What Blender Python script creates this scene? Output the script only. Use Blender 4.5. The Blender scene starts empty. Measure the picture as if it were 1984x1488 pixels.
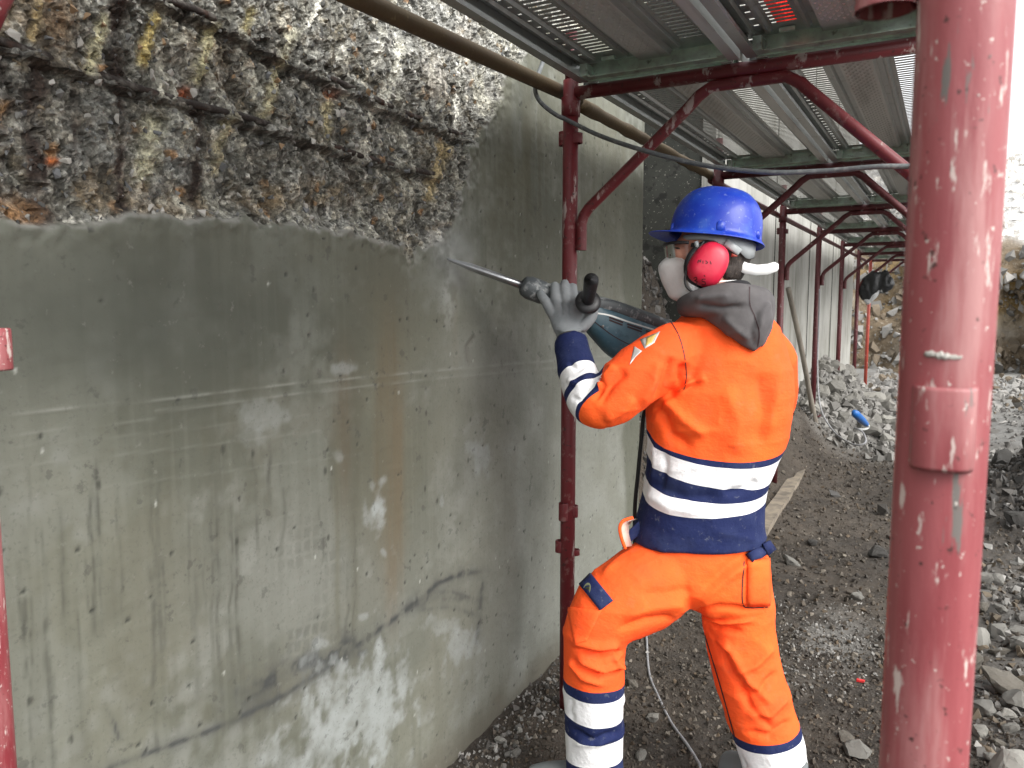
import bpy, bmesh, math, random
import numpy as np
from mathutils import Vector, Matrix, noise as mnoise
from mathutils.bvhtree import BVHTree

random.seed(7)
RNG = np.random.default_rng(7)
scene = bpy.context.scene
COL = scene.collection

# ------------------------------------------------------------------ camera
F_PX, CAM_H = 1513.9, 1.381
YAW, PITCH = math.radians(29.088), math.radians(5.851)
cam_data = bpy.data.cameras.new('camera')
cam = bpy.data.objects.new('camera', cam_data)
COL.objects.link(cam)
cam.location = (0, 0, CAM_H)
cam.rotation_euler = (math.radians(90) - PITCH, 0, YAW)
cam_data.sensor_width = 36
cam_data.lens = 36 * F_PX / 1984
cam_data.clip_start = .02
cam_data.clip_end = 2000
cam_data.dof.use_dof = True
cam_data.dof.focus_distance = 2.3
cam_data.dof.aperture_fstop = 12
scene.camera = cam

# ------------------------------------------------------------------ world, sun, exposure
SUN_EL, SUN_AZ = math.radians(38), math.radians(108)      # azimuth clockwise from +Y
world = bpy.data.worlds.new('World')
scene.world = world
world.use_nodes = True
wn = world.node_tree
bg = wn.nodes['Background']
sky = wn.nodes.new('ShaderNodeTexSky')
sky.sky_type = 'NISHITA'
sky.sun_disc = False
sky.sun_elevation = SUN_EL
sky.sun_rotation = SUN_AZ
sky.air_density = 1.0
sky.dust_density = 4.0
sky.ozone_density = 1.0
hs = wn.nodes.new('ShaderNodeHueSaturation')
hs.inputs['Saturation'].default_value = .18
wn.links.new(sky.outputs[0], hs.inputs['Color'])
cloud = wn.nodes.new('ShaderNodeMix'); cloud.data_type = 'RGBA'          # even cloud cover over the clear sky
cloud.inputs['Factor'].default_value = .6
cloud.inputs['B'].default_value = (7.2, 7.3, 7.4, 1)
wn.links.new(hs.outputs[0], cloud.inputs['A'])
wn.links.new(cloud.outputs['Result'], bg.inputs[0])
bg.inputs[1].default_value = .13
sun_data = bpy.data.lights.new('sun', 'SUN')
sun_data.energy = 1.2
sun_data.angle = math.radians(40)
sun_data.color = (1, .965, .91)
sun = bpy.data.objects.new('sun', sun_data)
COL.objects.link(sun)
_sd = Vector((math.sin(SUN_AZ) * math.cos(SUN_EL), math.cos(SUN_AZ) * math.cos(SUN_EL), math.sin(SUN_EL)))
sun.rotation_euler = _sd.to_track_quat('Z', 'Y').to_euler()
sun.location = (4, -4, 8)
scene.view_settings.view_transform = 'Standard'
scene.view_settings.look = 'None'
scene.view_settings.gamma = 1
scene.view_settings.exposure = 1.4
scene.render.engine = 'CYCLES'
scene.cycles.max_bounces = 6
scene.cycles.use_adaptive_sampling = True
scene.cycles.adaptive_threshold = .012
scene.cycles.volume_bounces = 0
scene.cycles.use_denoising = True

# ------------------------------------------------------------------ measuring helpers (photo point -> place)
_cy, _sy, _cp, _sp = math.cos(YAW), math.sin(YAW), math.cos(PITCH), math.sin(PITCH)
VW = np.array([-_sy * _cp, _cy * _cp, -_sp])
VR = np.array([_cy, _sy, 0.])
VU = np.cross(VR, VW)
VC = np.array([0, 0, CAM_H])
def ray(u, v): return VR * (u - 992) / F_PX - VU * (v - 744) / F_PX + VW
def at(u, v, d): return VC + d * ray(u, v)
def ax(u, v, k, val):
    d = ray(u, v)
    return VC + d * (val - VC[k]) / d[k]

# ------------------------------------------------------------------ noise (vectorised)
def _hash(ix, iy, iz, seed):
    h = (ix.astype(np.uint32) * np.uint32(374761393) + iy.astype(np.uint32) * np.uint32(668265263)
         + iz.astype(np.uint32) * np.uint32(2147483647 & 1274126177) + np.uint32((seed * 974711) & 0xffffffff))
    h = (h ^ (h >> np.uint32(13))) * np.uint32(1274126177)
    h = h ^ (h >> np.uint32(16))
    h = h * np.uint32(2246822519)
    h = h ^ (h >> np.uint32(15))
    return (h & np.uint32(0xffffff)).astype(np.float32) / np.float32(0xffffff)
def vnoise(x, y, z=None, seed=0):
    x = np.asarray(x, np.float32); y = np.asarray(y, np.float32)
    z = np.zeros_like(x) if z is None else np.asarray(z, np.float32)
    fx, fy, fz = np.floor(x), np.floor(y), np.floor(z)
    tx, ty, tz = x - fx, y - fy, z - fz
    ix, iy, iz = fx.astype(np.int64), fy.astype(np.int64), fz.astype(np.int64)
    tx, ty, tz = [t * t * t * (t * (t * 6 - 15) + 10) for t in (tx, ty, tz)]
    r = 0
    for a in (0, 1):
        wx = tx if a else 1 - tx
        for b in (0, 1):
            wy = ty if b else 1 - ty
            for c in (0, 1):
                wz = tz if c else 1 - tz
                r = r + wx * wy * wz * _hash(ix + a, iy + b, iz + c, seed)
    return r
def fbm(x, y, z=None, o=4, seed=0, g=.5):
    r, a, n = 0, 1., 0.
    for k in range(o):
        s = 2. ** k
        r = r + a * vnoise(x * s + 13.7 * k, y * s + 5.1 * k, None if z is None else z * s, seed + k)
        n += a; a *= g
    return r / n                                            # 0..1
def worley(x, y, seed=0):
    fx, fy = np.floor(x), np.floor(y)
    best = np.full(x.shape, 9., np.float32); second = best.copy(); cid = np.zeros(x.shape, np.float32)
    ix, iy = fx.astype(np.int64), fy.astype(np.int64)
    o = np.zeros_like(ix)
    for a in (-1, 0, 1):
        for b in (-1, 0, 1):
            px = fx + a + _hash(ix + a, iy + b, o, seed); py = fy + b + _hash(ix + a, iy + b, o, seed + 1)
            d = np.hypot(x - px, y - py)
            c = _hash(ix + a, iy + b, o, seed + 2)
            m = d < best
            second = np.where(m, best, np.minimum(second, d))
            cid = np.where(m, c, cid)
            best = np.where(m, d, best)
    return best, second, cid
def facets(x, y, seed=0):
    # every cell is a tilted chip: height, id, distance to the cell edge
    fx, fy = np.floor(x), np.floor(y); ix, iy = fx.astype(np.int64), fy.astype(np.int64); o = np.zeros_like(ix)
    best = np.full(x.shape, 9., np.float32); sec = best.copy(); h = np.zeros(x.shape, np.float32); cid = h.copy()
    for a in (-1, 0, 1):
        for b in (-1, 0, 1):
            r = [_hash(ix + a, iy + b, o, seed + k) for k in range(6)]
            dx, dy = x - fx - a - r[0], y - fy - b - r[1]
            d = np.hypot(dx, dy * (.7 + .6 * r[5]))
            hh = (r[2] - .5) * 1.2 + dx * (r[3] - .5) * 2.2 + dy * (r[4] - .5) * 2.2
            m = d < best
            sec = np.where(m, best, np.minimum(sec, d)); h = np.where(m, hh, h); cid = np.where(m, r[2], cid); best = np.where(m, d, best)
    return h, cid, sec - best
def sstep(a, b, x):
    t = np.clip((x - a) / (b - a), 0, 1)
    return t * t * (3 - 2 * t)
def seg_dist(px, py, pts):
    best = np.full(np.shape(px), 1e9); tt = np.zeros(np.shape(px)); n = len(pts) - 1
    for k in range(n):
        (x0, y0), (x1, y1) = pts[k], pts[k + 1]
        dx, dy = x1 - x0, y1 - y0
        t = np.clip(((px - x0) * dx + (py - y0) * dy) / (dx * dx + dy * dy), 0, 1)
        d = np.hypot(px - x0 - t * dx, py - y0 - t * dy)
        m = d < best
        tt = np.where(m, (k + t) / n, tt); best = np.where(m, d, best)
    return best, tt
def in_poly(px, py, poly):
    r = np.zeros(np.shape(px), bool); n = len(poly)
    for i in range(n):
        (x0, y0), (x1, y1) = poly[i], poly[(i + 1) % n]
        c = ((y0 > py) != (y1 > py)) & (px < (x1 - x0) * (py - y0) / (y1 - y0 + 1e-9) + x0)
        r ^= c
    return r

# ------------------------------------------------------------------ materials
def mat(name, base=(.5, .5, .5), rough=.6, metal=0., layers=(), bump=(), spec=.5, coat=0., attr=None, coords='Object'):
    """layers: (kind, scale, lo, hi, colour, amount[, stretch]) mixed over base; bump: (scale, strength, distance[, stretch])"""
    m = bpy.data.materials.new(name)
    m.use_nodes = True
    nt = m.node_tree; N = nt.nodes; L = nt.links
    p = N['Principled BSDF']
    p.inputs['Roughness'].default_value = rough
    p.inputs['Metallic'].default_value = metal
    p.inputs['Specular IOR Level'].default_value = spec
    p.inputs['Coat Weight'].default_value = coat
    tc = N.new('ShaderNodeTexCoord')
    def mapped(stretch, k):
        mp = N.new('ShaderNodeMapping')
        mp.inputs['Scale'].default_value = stretch
        mp.inputs['Location'].default_value = (k * 3.1, k * 1.7, k * .9)
        L.new(tc.outputs[coords], mp.inputs['Vector'])
        return mp.outputs[0]
    if attr:
        a = N.new('ShaderNodeAttribute'); a.attribute_name = attr
        cur = a.outputs['Color']
        if base is not None:
            mx = N.new('ShaderNodeMix'); mx.data_type = 'RGBA'; mx.blend_type = 'MULTIPLY'
            mx.inputs['Factor'].default_value = 1
            L.new(cur, mx.inputs['A']); mx.inputs['B'].default_value = (*base, 1)
            cur = mx.outputs['Result']
    else:
        c = N.new('ShaderNodeRGB'); c.outputs[0].default_value = (*base, 1)
        cur = c.outputs[0]
    for k, ly in enumerate(layers):
        kind, sc, lo, hi, colr, amt = ly[:6]
        st = ly[6] if len(ly) > 6 else (1, 1, 1)
        if kind == 'voronoi':
            t = N.new('ShaderNodeTexVoronoi'); out = t.outputs['Distance']
        else:
            t = N.new('ShaderNodeTexNoise'); out = t.outputs['Fac']
            t.inputs['Detail'].default_value = 8 if kind == 'noise' else 2
            t.inputs['Roughness'].default_value = .62
        t.inputs['Scale'].default_value = sc
        L.new(mapped(st, k + 1), t.inputs['Vector'])
        r = N.new('ShaderNodeMapRange')
        r.inputs['From Min'].default_value = lo; r.inputs['From Max'].default_value = hi
        r.inputs['To Max'].default_value = amt
        L.new(out, r.inputs['Value'])
        mx = N.new('ShaderNodeMix'); mx.data_type = 'RGBA'
        L.new(r.outputs[0], mx.inputs['Factor']); L.new(cur, mx.inputs['A'])
        mx.inputs['B'].default_value = (*colr, 1)
        cur = mx.outputs['Result']
    L.new(cur, p.inputs['Base Color'])
    prev = None
    for k, b in enumerate(bump):
        t = N.new('ShaderNodeTexNoise')
        t.inputs['Scale'].default_value = b[0]; t.inputs['Detail'].default_value = 6
        t.inputs['Roughness'].default_value = .65
        L.new(mapped(b[3] if len(b) > 3 else (1, 1, 1), k + 11), t.inputs['Vector'])
        bp = N.new('ShaderNodeBump')
        bp.inputs['Strength'].default_value = b[1]; bp.inputs['Distance'].default_value = b[2]
        L.new(t.outputs['Fac'], bp.inputs['Height'])
        if prev: L.new(prev, bp.inputs['Normal'])
        prev = bp.outputs[0]
    if prev: L.new(prev, p.inputs['Normal'])
    return m

V_STRETCH = (1, 1, .16)
M = {}
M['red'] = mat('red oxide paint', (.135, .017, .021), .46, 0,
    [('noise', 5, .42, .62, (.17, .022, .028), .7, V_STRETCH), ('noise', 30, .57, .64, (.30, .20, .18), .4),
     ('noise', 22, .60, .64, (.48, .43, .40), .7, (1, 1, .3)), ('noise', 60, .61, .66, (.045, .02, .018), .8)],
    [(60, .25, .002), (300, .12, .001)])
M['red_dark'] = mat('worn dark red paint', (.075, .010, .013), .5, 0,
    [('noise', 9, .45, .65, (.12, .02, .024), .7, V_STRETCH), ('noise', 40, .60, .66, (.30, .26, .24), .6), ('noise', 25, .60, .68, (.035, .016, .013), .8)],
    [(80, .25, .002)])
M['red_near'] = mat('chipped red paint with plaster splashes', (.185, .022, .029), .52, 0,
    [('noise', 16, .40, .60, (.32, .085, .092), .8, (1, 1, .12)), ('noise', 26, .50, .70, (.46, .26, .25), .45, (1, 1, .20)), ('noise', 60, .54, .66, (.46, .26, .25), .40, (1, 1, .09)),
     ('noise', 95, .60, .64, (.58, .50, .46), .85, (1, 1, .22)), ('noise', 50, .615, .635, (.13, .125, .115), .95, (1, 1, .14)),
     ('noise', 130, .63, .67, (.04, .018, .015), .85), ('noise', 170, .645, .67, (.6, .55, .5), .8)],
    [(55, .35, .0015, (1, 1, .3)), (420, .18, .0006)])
M['orange_post'] = mat('orange red prop paint', (.36, .055, .035), .5, 0, [('noise', 14, .62, .7, (.7, .6, .55), .6)], [(60, .2, .002)])
M['rust_tube'] = mat('ochre rusty tube', (.095, .066, .030), .75, .0,
    [('noise', 12, .45, .7, (.07, .045, .025), .8, (1, .3, 1)), ('noise', 40, .62, .7, (.22, .18, .09), .7)], [(90, .5, .003)])
M['zinc'] = mat('galvanised steel', (.44, .46, .45), .40, .7,
    [('noise', 6, .4, .7, (.36, .38, .37), .8, (1, .12, 1)), ('noise', 40, .5, .68, (.52, .52, .49), .5), ('noise', 25, .6, .68, (.12, .11, .09), .6)],
    [(120, .12, .001)])
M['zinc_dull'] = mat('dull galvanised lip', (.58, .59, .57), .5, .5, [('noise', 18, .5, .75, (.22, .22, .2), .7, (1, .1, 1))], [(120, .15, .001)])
M['green_zinc'] = mat('green chromated zinc', (.52, .68, .56), .34, .45, [('noise', 22, .42, .62, (.36, .40, .36), .8), ('noise', 35, .60, .68, (.1, .1, .07), .7)], [(140, .12, .001)])
M['hole'] = mat('dark hole disc', (.01, .01, .01), .8)
M['hose'] = mat('grey rubber hose', (.11, .12, .125), .65, 0, [('noise', 60, .5, .7, (.3, .3, .29), .6)], [(200, .2, .001)])
M['black_rubber'] = mat('black rubber cable', (.015, .015, .016), .55)
M['grey_cable'] = mat('dusty grey cable', (.26, .26, .27), .6, 0, [('noise', 60, .5, .7, (.12, .11, .1), .6)])
M['white_cable'] = mat('white cable', (.6, .6, .58), .5)
M['blue_plug'] = mat('blue plastic', (.02, .13, .42), .4)
M['black_bag'] = mat('black polythene', (.012, .013, .015), .28, 0, (), [(14, .8, .02), (40, .4, .006)])
M['pale_bag'] = mat('pale polythene', (.45, .46, .47), .35, 0, (), [(25, .6, .01)])
M['wood_grey'] = mat('weathered wood', (.22, .195, .16), .75, 0, [('noise', 18, .45, .7, (.10, .085, .07), .8, (1, 1, .1))], [(60, .4, .002, (1, 1, .1))])
M['board'] = mat('muddy timber board', (.25, .21, .16), .8, 0, [('noise', 14, .4, .65, (.10, .085, .07), .9)], [(50, .5, .003)])
M['steel_worn'] = mat('worn steel', (.30, .29, .28), .4, .8, [('noise', 20, .5, .7, (.14, .1, .07), .8)])
M['chisel'] = mat('polished chisel steel', (.30, .31, .32), .30, .95, [('noise', 30, .5, .75, (.16, .16, .16), .7)])
M['rebar'] = mat('corroded rebar', (.024, .018, .015), .85, 0, [('noise', 30, .5, .65, (.06, .03, .02), .8), ('noise', 40, .52, .62, (.13, .12, .105), .7)], [(90, .8, .004)])
ORANGE = (1.0, .105, .020)
M['orange'] = mat('orange high visibility fabric', ORANGE, .82, 0,
    [('noise', 3.5, .42, .72, (1.0, .150, .020), .8), ('noise', 9, .54, .70, (.70, .11, .04), .2), ('noise', 26, .58, .68, (.6, .15, .07), .18), ('noise', 110, .62, .70, (.4, .12, .07), .3)],  # first layer puts a lit, yellower orange into the colour in random patches
    [(700, .22, .0008), (34, .35, .006), (11, .40, .016, (1, 1, 1.8))], spec=.25)
M['navy'] = mat('navy fabric', (.010, .017, .072), .85, 0, [('noise', 12, .46, .66, (.03, .042, .105), .6), ('noise', 60, .60, .68, (.13, .14, .18), .5)], [(700, .22, .0008), (34, .35, .006), (11, .35, .014)], spec=.25)
M['tape'] = mat('retroreflective tape', (.86, .86, .87), .42, 0,
    [('noise', 7, .485, .5, (.50, .50, .52), .0), ('noise', 30, .60, .66, (.48, .48, .50), .5, (1, 1, .35)), ('noise', 8, .50, .70, (.76, .755, .74), .6)], [(16, .6, .012), (60, .4, .003)], spec=.6)
M['glove'] = mat('grey knitted work glove', (.20, .215, .225), .8, 0, [('noise', 30, .45, .7, (.27, .28, .285), .7), ('noise', 90, .6, .72, (.12, .125, .13), .5)], [(700, .25, .001), (40, .3, .004)], spec=.3)
M['cuff_grey'] = mat('dark grey glove cuff', (.055, .052, .052), .9, 0, (), [(500, .3, .001)])
M['hood'] = mat('grey fleece', (.105, .099, .101), .95, 0, [('noise', 14, .42, .7, (.15, .142, .142), .7), ('noise', 5, .45, .7, (.10, .095, .1), .6)], [(500, .35, .0015), (20, .25, .008)], spec=.2)
M['black_cloth'] = mat('black collar cloth', (.012, .012, .014), .95, 0, (), [(300, .3, .002)])
M['helmet'] = mat('blue helmet plastic', (.006, .040, .47), .44, 0, [('noise', 6, .50, .75, (.025, .11, .60), .8), ('noise', 11, .54, .66, (.07, .17, .58), .5), ('noise', 90, .60, .66, (.25, .33, .6), .4)], [(40, .06, .002)], coat=.15)  # first layer puts a lit blue into the colour in random patches
M['muff'] = mat('red ear muff plastic', (.60, .014, .05), .4, 0, [('noise', 20, .55, .75, (.66, .07, .09), .6)], [(50, .1, .002)])
M['marker'] = mat('black marker ink', (.03, .012, .014), .7)
M['white_plastic'] = mat('grey white plastic', (.40, .43, .44), .45, 0, [('noise', 30, .55, .75, (.42, .45, .46), .6)])
M['white_tail'] = mat('white plastic strap', (.82, .83, .82), .4)
M['mask'] = mat('white filter mask', (.74, .73, .72), .9, 0, [('noise', 18, .5, .75, (.62, .61, .60), .6)], [(35, .35, .006), (500, .15, .0006)])
M['skin'] = mat('skin', (.50, .225, .15), .5, 0, [('noise', 20, .45, .72, (.42, .15, .10), .6)], [(160, .1, .001)])
M['hair'] = mat('short dark hair', (.035, .026, .022), .7, 0, [('noise', 120, .5, .7, (.11, .085, .07), .7)], [(300, .9, .004, (1, 1, .2))])
M['eye'] = mat('eye', (.08, .05, .04), .15)
M['black_plastic'] = mat('black plastic', (.018, .018, .020), .45, 0, [('noise', 60, .58, .72, (.16, .16, .16), .5)], [(200, .15, .001)])
M['grey_plastic'] = mat('dusty dark grey plastic', (.075, .085, .09), .5, 0, [('noise', 45, .53, .62, (.34, .35, .35), .75), ('noise', 9, .5, .7, (.04, .045, .05), .7)], [(120, .2, .001)])
M['teal'] = mat('dusty blue green tool housing', (.035, .085, .115), .42, 0,
    [('noise', 9, .45, .70, (.10, .17, .20), .8), ('noise', 38, .58, .70, (.26, .32, .34), .5), ('noise', 14, .60, .72, (.018, .03, .038), .7)], [(150, .2, .001)])
M['red_plastic'] = mat('red plastic switch', (.45, .012, .03), .4)
M['silver_patch'] = mat('silver transfer print', (.50, .48, .46), .45, .2)
M['yellow_patch'] = mat('faded yellow print', (.62, .42, .12), .6)
M['olive_patch'] = mat('olive grey emblem', (.20, .22, .12), .7)
M['pocket_lining'] = mat('pale lining', (.62, .45, .38), .9)
M['boot'] = mat('dusty grey work shoe', (.13, .145, .148), .65, 0, [('noise', 20, .5, .7, (.12, .12, .11), .7)], [(80, .3, .003)])
M['sole'] = mat('black shoe sole', (.02, .02, .02), .8)
M['wall'] = mat('stained concrete', None, .82, 0,
    [('noise', 130, .55, .68, (.06, .06, .05), .35), ('noise', 45, .64, .72, (.27, .265, .245), .2), ('noise', 26, .62, .66, (.035, .035, .03), .4)],
    [(70, .25, .003), (380, .3, .0012)], attr='tint')
M['wall_plain'] = mat('pale concrete', (.30, .296, .27), .85, 0,
    [('noise', 3.2, .45, .68, (.14, .14, .115), .85, (1, 1.6, .10)), ('noise', 1.4, .45, .7, (.46, .455, .43), .7), ('noise', 9, .56, .68, (.13, .13, .11), .6, (1, 1.4, .07)), ('noise', 60, .66, .74, (.08, .08, .07), .5)],
    [(45, .3, .004), (260, .2, .001)])
M['wall_dark'] = mat('dark mottled concrete end', (.034, .036, .030), .9, 0,
    [('noise', 5, .5, .68, (.055, .057, .048), .7), ('noise', 16, .54, .62, (.009, .009, .008), .8), ('noise', 60, .63, .67, (.3, .28, .25), .7)], [(60, .4, .004)])  # near-black base with blotches and pale specks
def rough_mat():
    m = bpy.data.materials.new('broken concrete with aggregate'); m.use_nodes = True
    nt = m.node_tree; N = nt.nodes; L = nt.links; p = N['Principled BSDF']; p.inputs['Roughness'].default_value = .88
    tc = N.new('ShaderNodeTexCoord'); a = N.new('ShaderNodeAttribute'); a.attribute_name = 'tint'
    wv = N.new('ShaderNodeTexNoise'); wv.inputs['Scale'].default_value = 60; wv.inputs['Detail'].default_value = 3
    L.new(tc.outputs['Object'], wv.inputs['Vector'])
    mxv = N.new('ShaderNodeVectorMath'); mxv.operation = 'MULTIPLY_ADD'
    L.new(wv.outputs['Color'], mxv.inputs[0]); mxv.inputs[1].default_value = (.012, .012, .012); L.new(tc.outputs['Object'], mxv.inputs[2])
    cur = a.outputs['Color']; hts = []
    for sc, lo, hi, st in ((75, .58, 1.55, (1, 1.3, .7)), (170, .60, 1.45, (1, 1, .9)), (420, .72, 1.3, (1, 1, 1))):
        mp = N.new('ShaderNodeMapping'); mp.inputs['Scale'].default_value = st; mp.inputs['Rotation'].default_value = (.5, 0, 0)
        L.new(mxv.outputs[0], mp.inputs['Vector'])
        v = N.new('ShaderNodeTexVoronoi'); v.inputs['Scale'].default_value = sc; L.new(mp.outputs[0], v.inputs['Vector'])
        sx = N.new('ShaderNodeSeparateColor'); L.new(v.outputs['Color'], sx.inputs[0])
        r = N.new('ShaderNodeMapRange'); r.inputs['To Min'].default_value = lo; r.inputs['To Max'].default_value = hi; L.new(sx.outputs[0], r.inputs['Value'])
        mx = N.new('ShaderNodeMix'); mx.data_type = 'RGBA'; mx.blend_type = 'MULTIPLY'; mx.inputs['Factor'].default_value = 1
        L.new(cur, mx.inputs['A']); L.new(r.outputs[0], mx.inputs['B']); cur = mx.outputs['Result']; hts.append(sx.outputs[1])
    L.new(cur, p.inputs['Base Color'])
    prev = None
    for h, d in zip(hts, (.006, .004, .0015)):
        b = N.new('ShaderNodeBump'); b.inputs['Strength'].default_value = .7; b.inputs['Distance'].default_value = d
        L.new(h, b.inputs['Height'])
        if prev: L.new(prev, b.inputs['Normal'])
        prev = b.outputs[0]
    L.new(prev, p.inputs['Normal'])
    return m
M['rough'] = rough_mat()
M['stone'] = mat('broken stone', (1, 1, 1), .85, 0, [('noise', 60, .52, .7, (.07, .065, .055), .45)], [(90, .6, .004)], attr='tint')
M['stone_grey'] = mat('dusty grey broken concrete', (.175, .168, .150), .88, 0, [('noise', 9, .45, .7, (.14, .137, .128), .8), ('noise', 70, .58, .72, (.12, .115, .1), .5)], [(60, .7, .006), (300, .3, .001)])
M['stone_brown'] = mat('brown grey stone', (.13, .118, .098), .88, 0, [('noise', 12, .45, .7, (.12, .105, .085), .8), ('noise', 70, .58, .72, (.4, .38, .34), .45)], [(60, .7, .006)])
M['stone_pale'] = mat('pale limestone', (.22, .212, .19), .85, 0, [('noise', 14, .5, .72, (.20, .195, .175), .7)], [(60, .6, .005)])
M['stone_dark'] = mat('dark wet clod', (.045, .042, .038), .8, 0, [('noise', 30, .55, .7, (.12, .115, .10), .5)], [(50, .9, .008)])
M['agg_pale'] = mat('pale aggregate', (.38, .365, .335), .7, 0, [('noise', 60, .5, .72, (.36, .33, .28), .6)])
M['agg_grey'] = mat('grey aggregate', (.13, .135, .14), .7, 0, [('noise', 60, .5, .72, (.14, .15, .15), .6)])
M['agg_tan'] = mat('tan aggregate', (.25, .17, .095), .75, 0, [('noise', 60, .5, .72, (.26, .10, .045), .6)])
M['ground'] = mat('dark wet gravelly soil', None, .88, 0,
    [('noise', 55, .52, .66, (.105, .094, .08), .5), ('noise', 22, .55, .68, (.02, .017, .014), .6), ('noise', 190, .60, .68, (.17, .16, .145), .4)],
    [(35, .9, .02), (160, .9, .006), (500, .6, .002)], attr='tint')
M['bank'] = mat('excavated stony earth', None, .92, 0,
    [('noise', 7, .52, .66, (.12, .085, .05), .45), ('noise', 16, .56, .64, (.45, .41, .34), .5), ('noise', 40, .60, .70, (.08, .06, .04), .35)],
    [(9, 1., .12), (30, 1., .05), (110, .8, .012)], attr='tint')
M['tarp_red'] = mat('red tarpaulin', (.65, .03, .03), .5, 0, (), [(12, .6, .02)])
M['tarp_blue'] = mat('blue tarpaulin', (.03, .05, .45), .5, 0, (), [(12, .6, .02)])
def translucent(name, c):
    m = bpy.data.materials.new(name); m.use_nodes = True
    nt = m.node_tree; N = nt.nodes; L = nt.links; p = N['Principled BSDF']; p.inputs['Base Color'].default_value = (*c, 1)
    t = N.new('ShaderNodeBsdfTranslucent'); t.inputs[0].default_value = (*c, 1)
    nz = N.new('ShaderNodeTexNoise'); nz.inputs['Scale'].default_value = 20
    b = N.new('ShaderNodeBump'); b.inputs['Distance'].default_value = .01; L.new(nz.outputs['Fac'], b.inputs['Height']); L.new(b.outputs[0], p.inputs['Normal'])
    mx = N.new('ShaderNodeMixShader'); mx.inputs[0].default_value = .75
    L.new(p.outputs[0], mx.inputs[1]); L.new(t.outputs[0], mx.inputs[2]); L.new(mx.outputs[0], N['Material Output'].inputs['Surface'])
    return m
M['sheet_red'] = translucent('thin red tarpaulin', (.9, .03, .02))
M['sheet_blue'] = translucent('thin blue tarpaulin', (.08, .08, .8))
def glass_mat():
    m = bpy.data.materials.new('clear safety lens'); m.use_nodes = True
    nt = m.node_tree; N = nt.nodes; L = nt.links
    N.remove(N['Principled BSDF'])
    t = N.new('ShaderNodeBsdfTransparent'); t.inputs[0].default_value = (.93, .93, .93, 1)
    g = N.new('ShaderNodeBsdfGlossy'); g.inputs['Roughness'].default_value = .08
    lw = N.new('ShaderNodeFresnel'); lw.inputs['IOR'].default_value = 1.5
    mx = N.new('ShaderNodeMixShader')
    L.new(lw.outputs[0], mx.inputs[0]); L.new(t.outputs[0], mx.inputs[1]); L.new(g.outputs[0], mx.inputs[2])
    L.new(mx.outputs[0], N['Material Output'].inputs['Surface'])
    return m
M['lens'] = glass_mat()

# ------------------------------------------------------------------ mesh helpers
def mesh_from(name, V, Fs, smooth=True):
    me = bpy.data.meshes.new(name)
    me.from_pydata([tuple(map(float, v)) for v in V], [], [tuple(int(i) for i in f) for f in Fs])
    me.update()
    if smooth: me.polygons.foreach_set('use_smooth', [True] * len(me.polygons))
    return me
def quads_mesh(name, V, Q, smooth=True):
    me = bpy.data.meshes.new(name)
    V = np.asarray(V, np.float32); Q = np.asarray(Q, np.int32); k = Q.shape[1]
    me.vertices.add(len(V)); me.vertices.foreach_set('co', V.ravel())
    me.loops.add(Q.size); me.loops.foreach_set('vertex_index', Q.ravel())
    me.polygons.add(len(Q)); me.polygons.foreach_set('loop_start', np.arange(len(Q), dtype=np.int32) * k)
    me.polygons.foreach_set('use_smooth', np.full(len(Q), smooth))
    me.update(calc_edges=True); me.validate()
    return me
def set_tint(me, C):
    a = me.color_attributes.new('tint', 'FLOAT_COLOR', 'POINT')
    C = np.concatenate([np.clip(C, .004, 1), np.ones((len(C), 1))], 1).astype(np.float32)
    a.data.foreach_set('color', C.ravel())
def obj(name, me, m, parent=None):
    o = bpy.data.objects.new(name, me)
    COL.objects.link(o)
    if m is not None:
        me.materials.clear(); me.materials.append(M[m] if isinstance(m, str) else m)
    if parent is not None: o.parent = parent; o.matrix_parent_inverse = Matrix.Translation(-Vector(parent.location)) if parent.type == 'EMPTY' else Matrix.Identity(4)
    return o
def tag(o, label, cat, group=None, kind=None):
    if label: o['label'] = label
    if cat: o['category'] = cat
    if group: o['group'] = group
    if kind: o['kind'] = kind
    return o
def thing(name, label, cat, loc=(0, 0, 0), group=None):
    o = bpy.data.objects.new(name, None)
    o.empty_display_size = .1
    COL.objects.link(o)
    o.location = [float(c) for c in loc]
    return tag(o, label, cat, group)
class MB:
    def __init__(s): s.V, s.F = [], []
    def add(s, V, Fs):
        b = len(s.V); s.V += [tuple(map(float, v)) for v in V]; s.F += [tuple(int(i) + b for i in f) for f in Fs]; return s
    def box(s, c, h, rot=None):
        v = [(x, y, z) for x in (-1, 1) for y in (-1, 1) for z in (-1, 1)]
        R = rot if rot is not None else np.eye(3)
        P = [np.array(c) + R @ (np.array(q) * np.array(h)) for q in v]
        return s.add(P, [(0, 1, 3, 2), (4, 6, 7, 5), (0, 4, 5, 1), (2, 3, 7, 6), (0, 2, 6, 4), (1, 5, 7, 3)])
    def tube(s, pts, r, n=12, cap=True, depth=1.0, side=None):
        V, Fs = tube(pts, r, n, cap, depth, side); return s.add(V, Fs)
    def me(s, name='m', smooth=True): return mesh_from(name, s.V, s.F, smooth)
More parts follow.
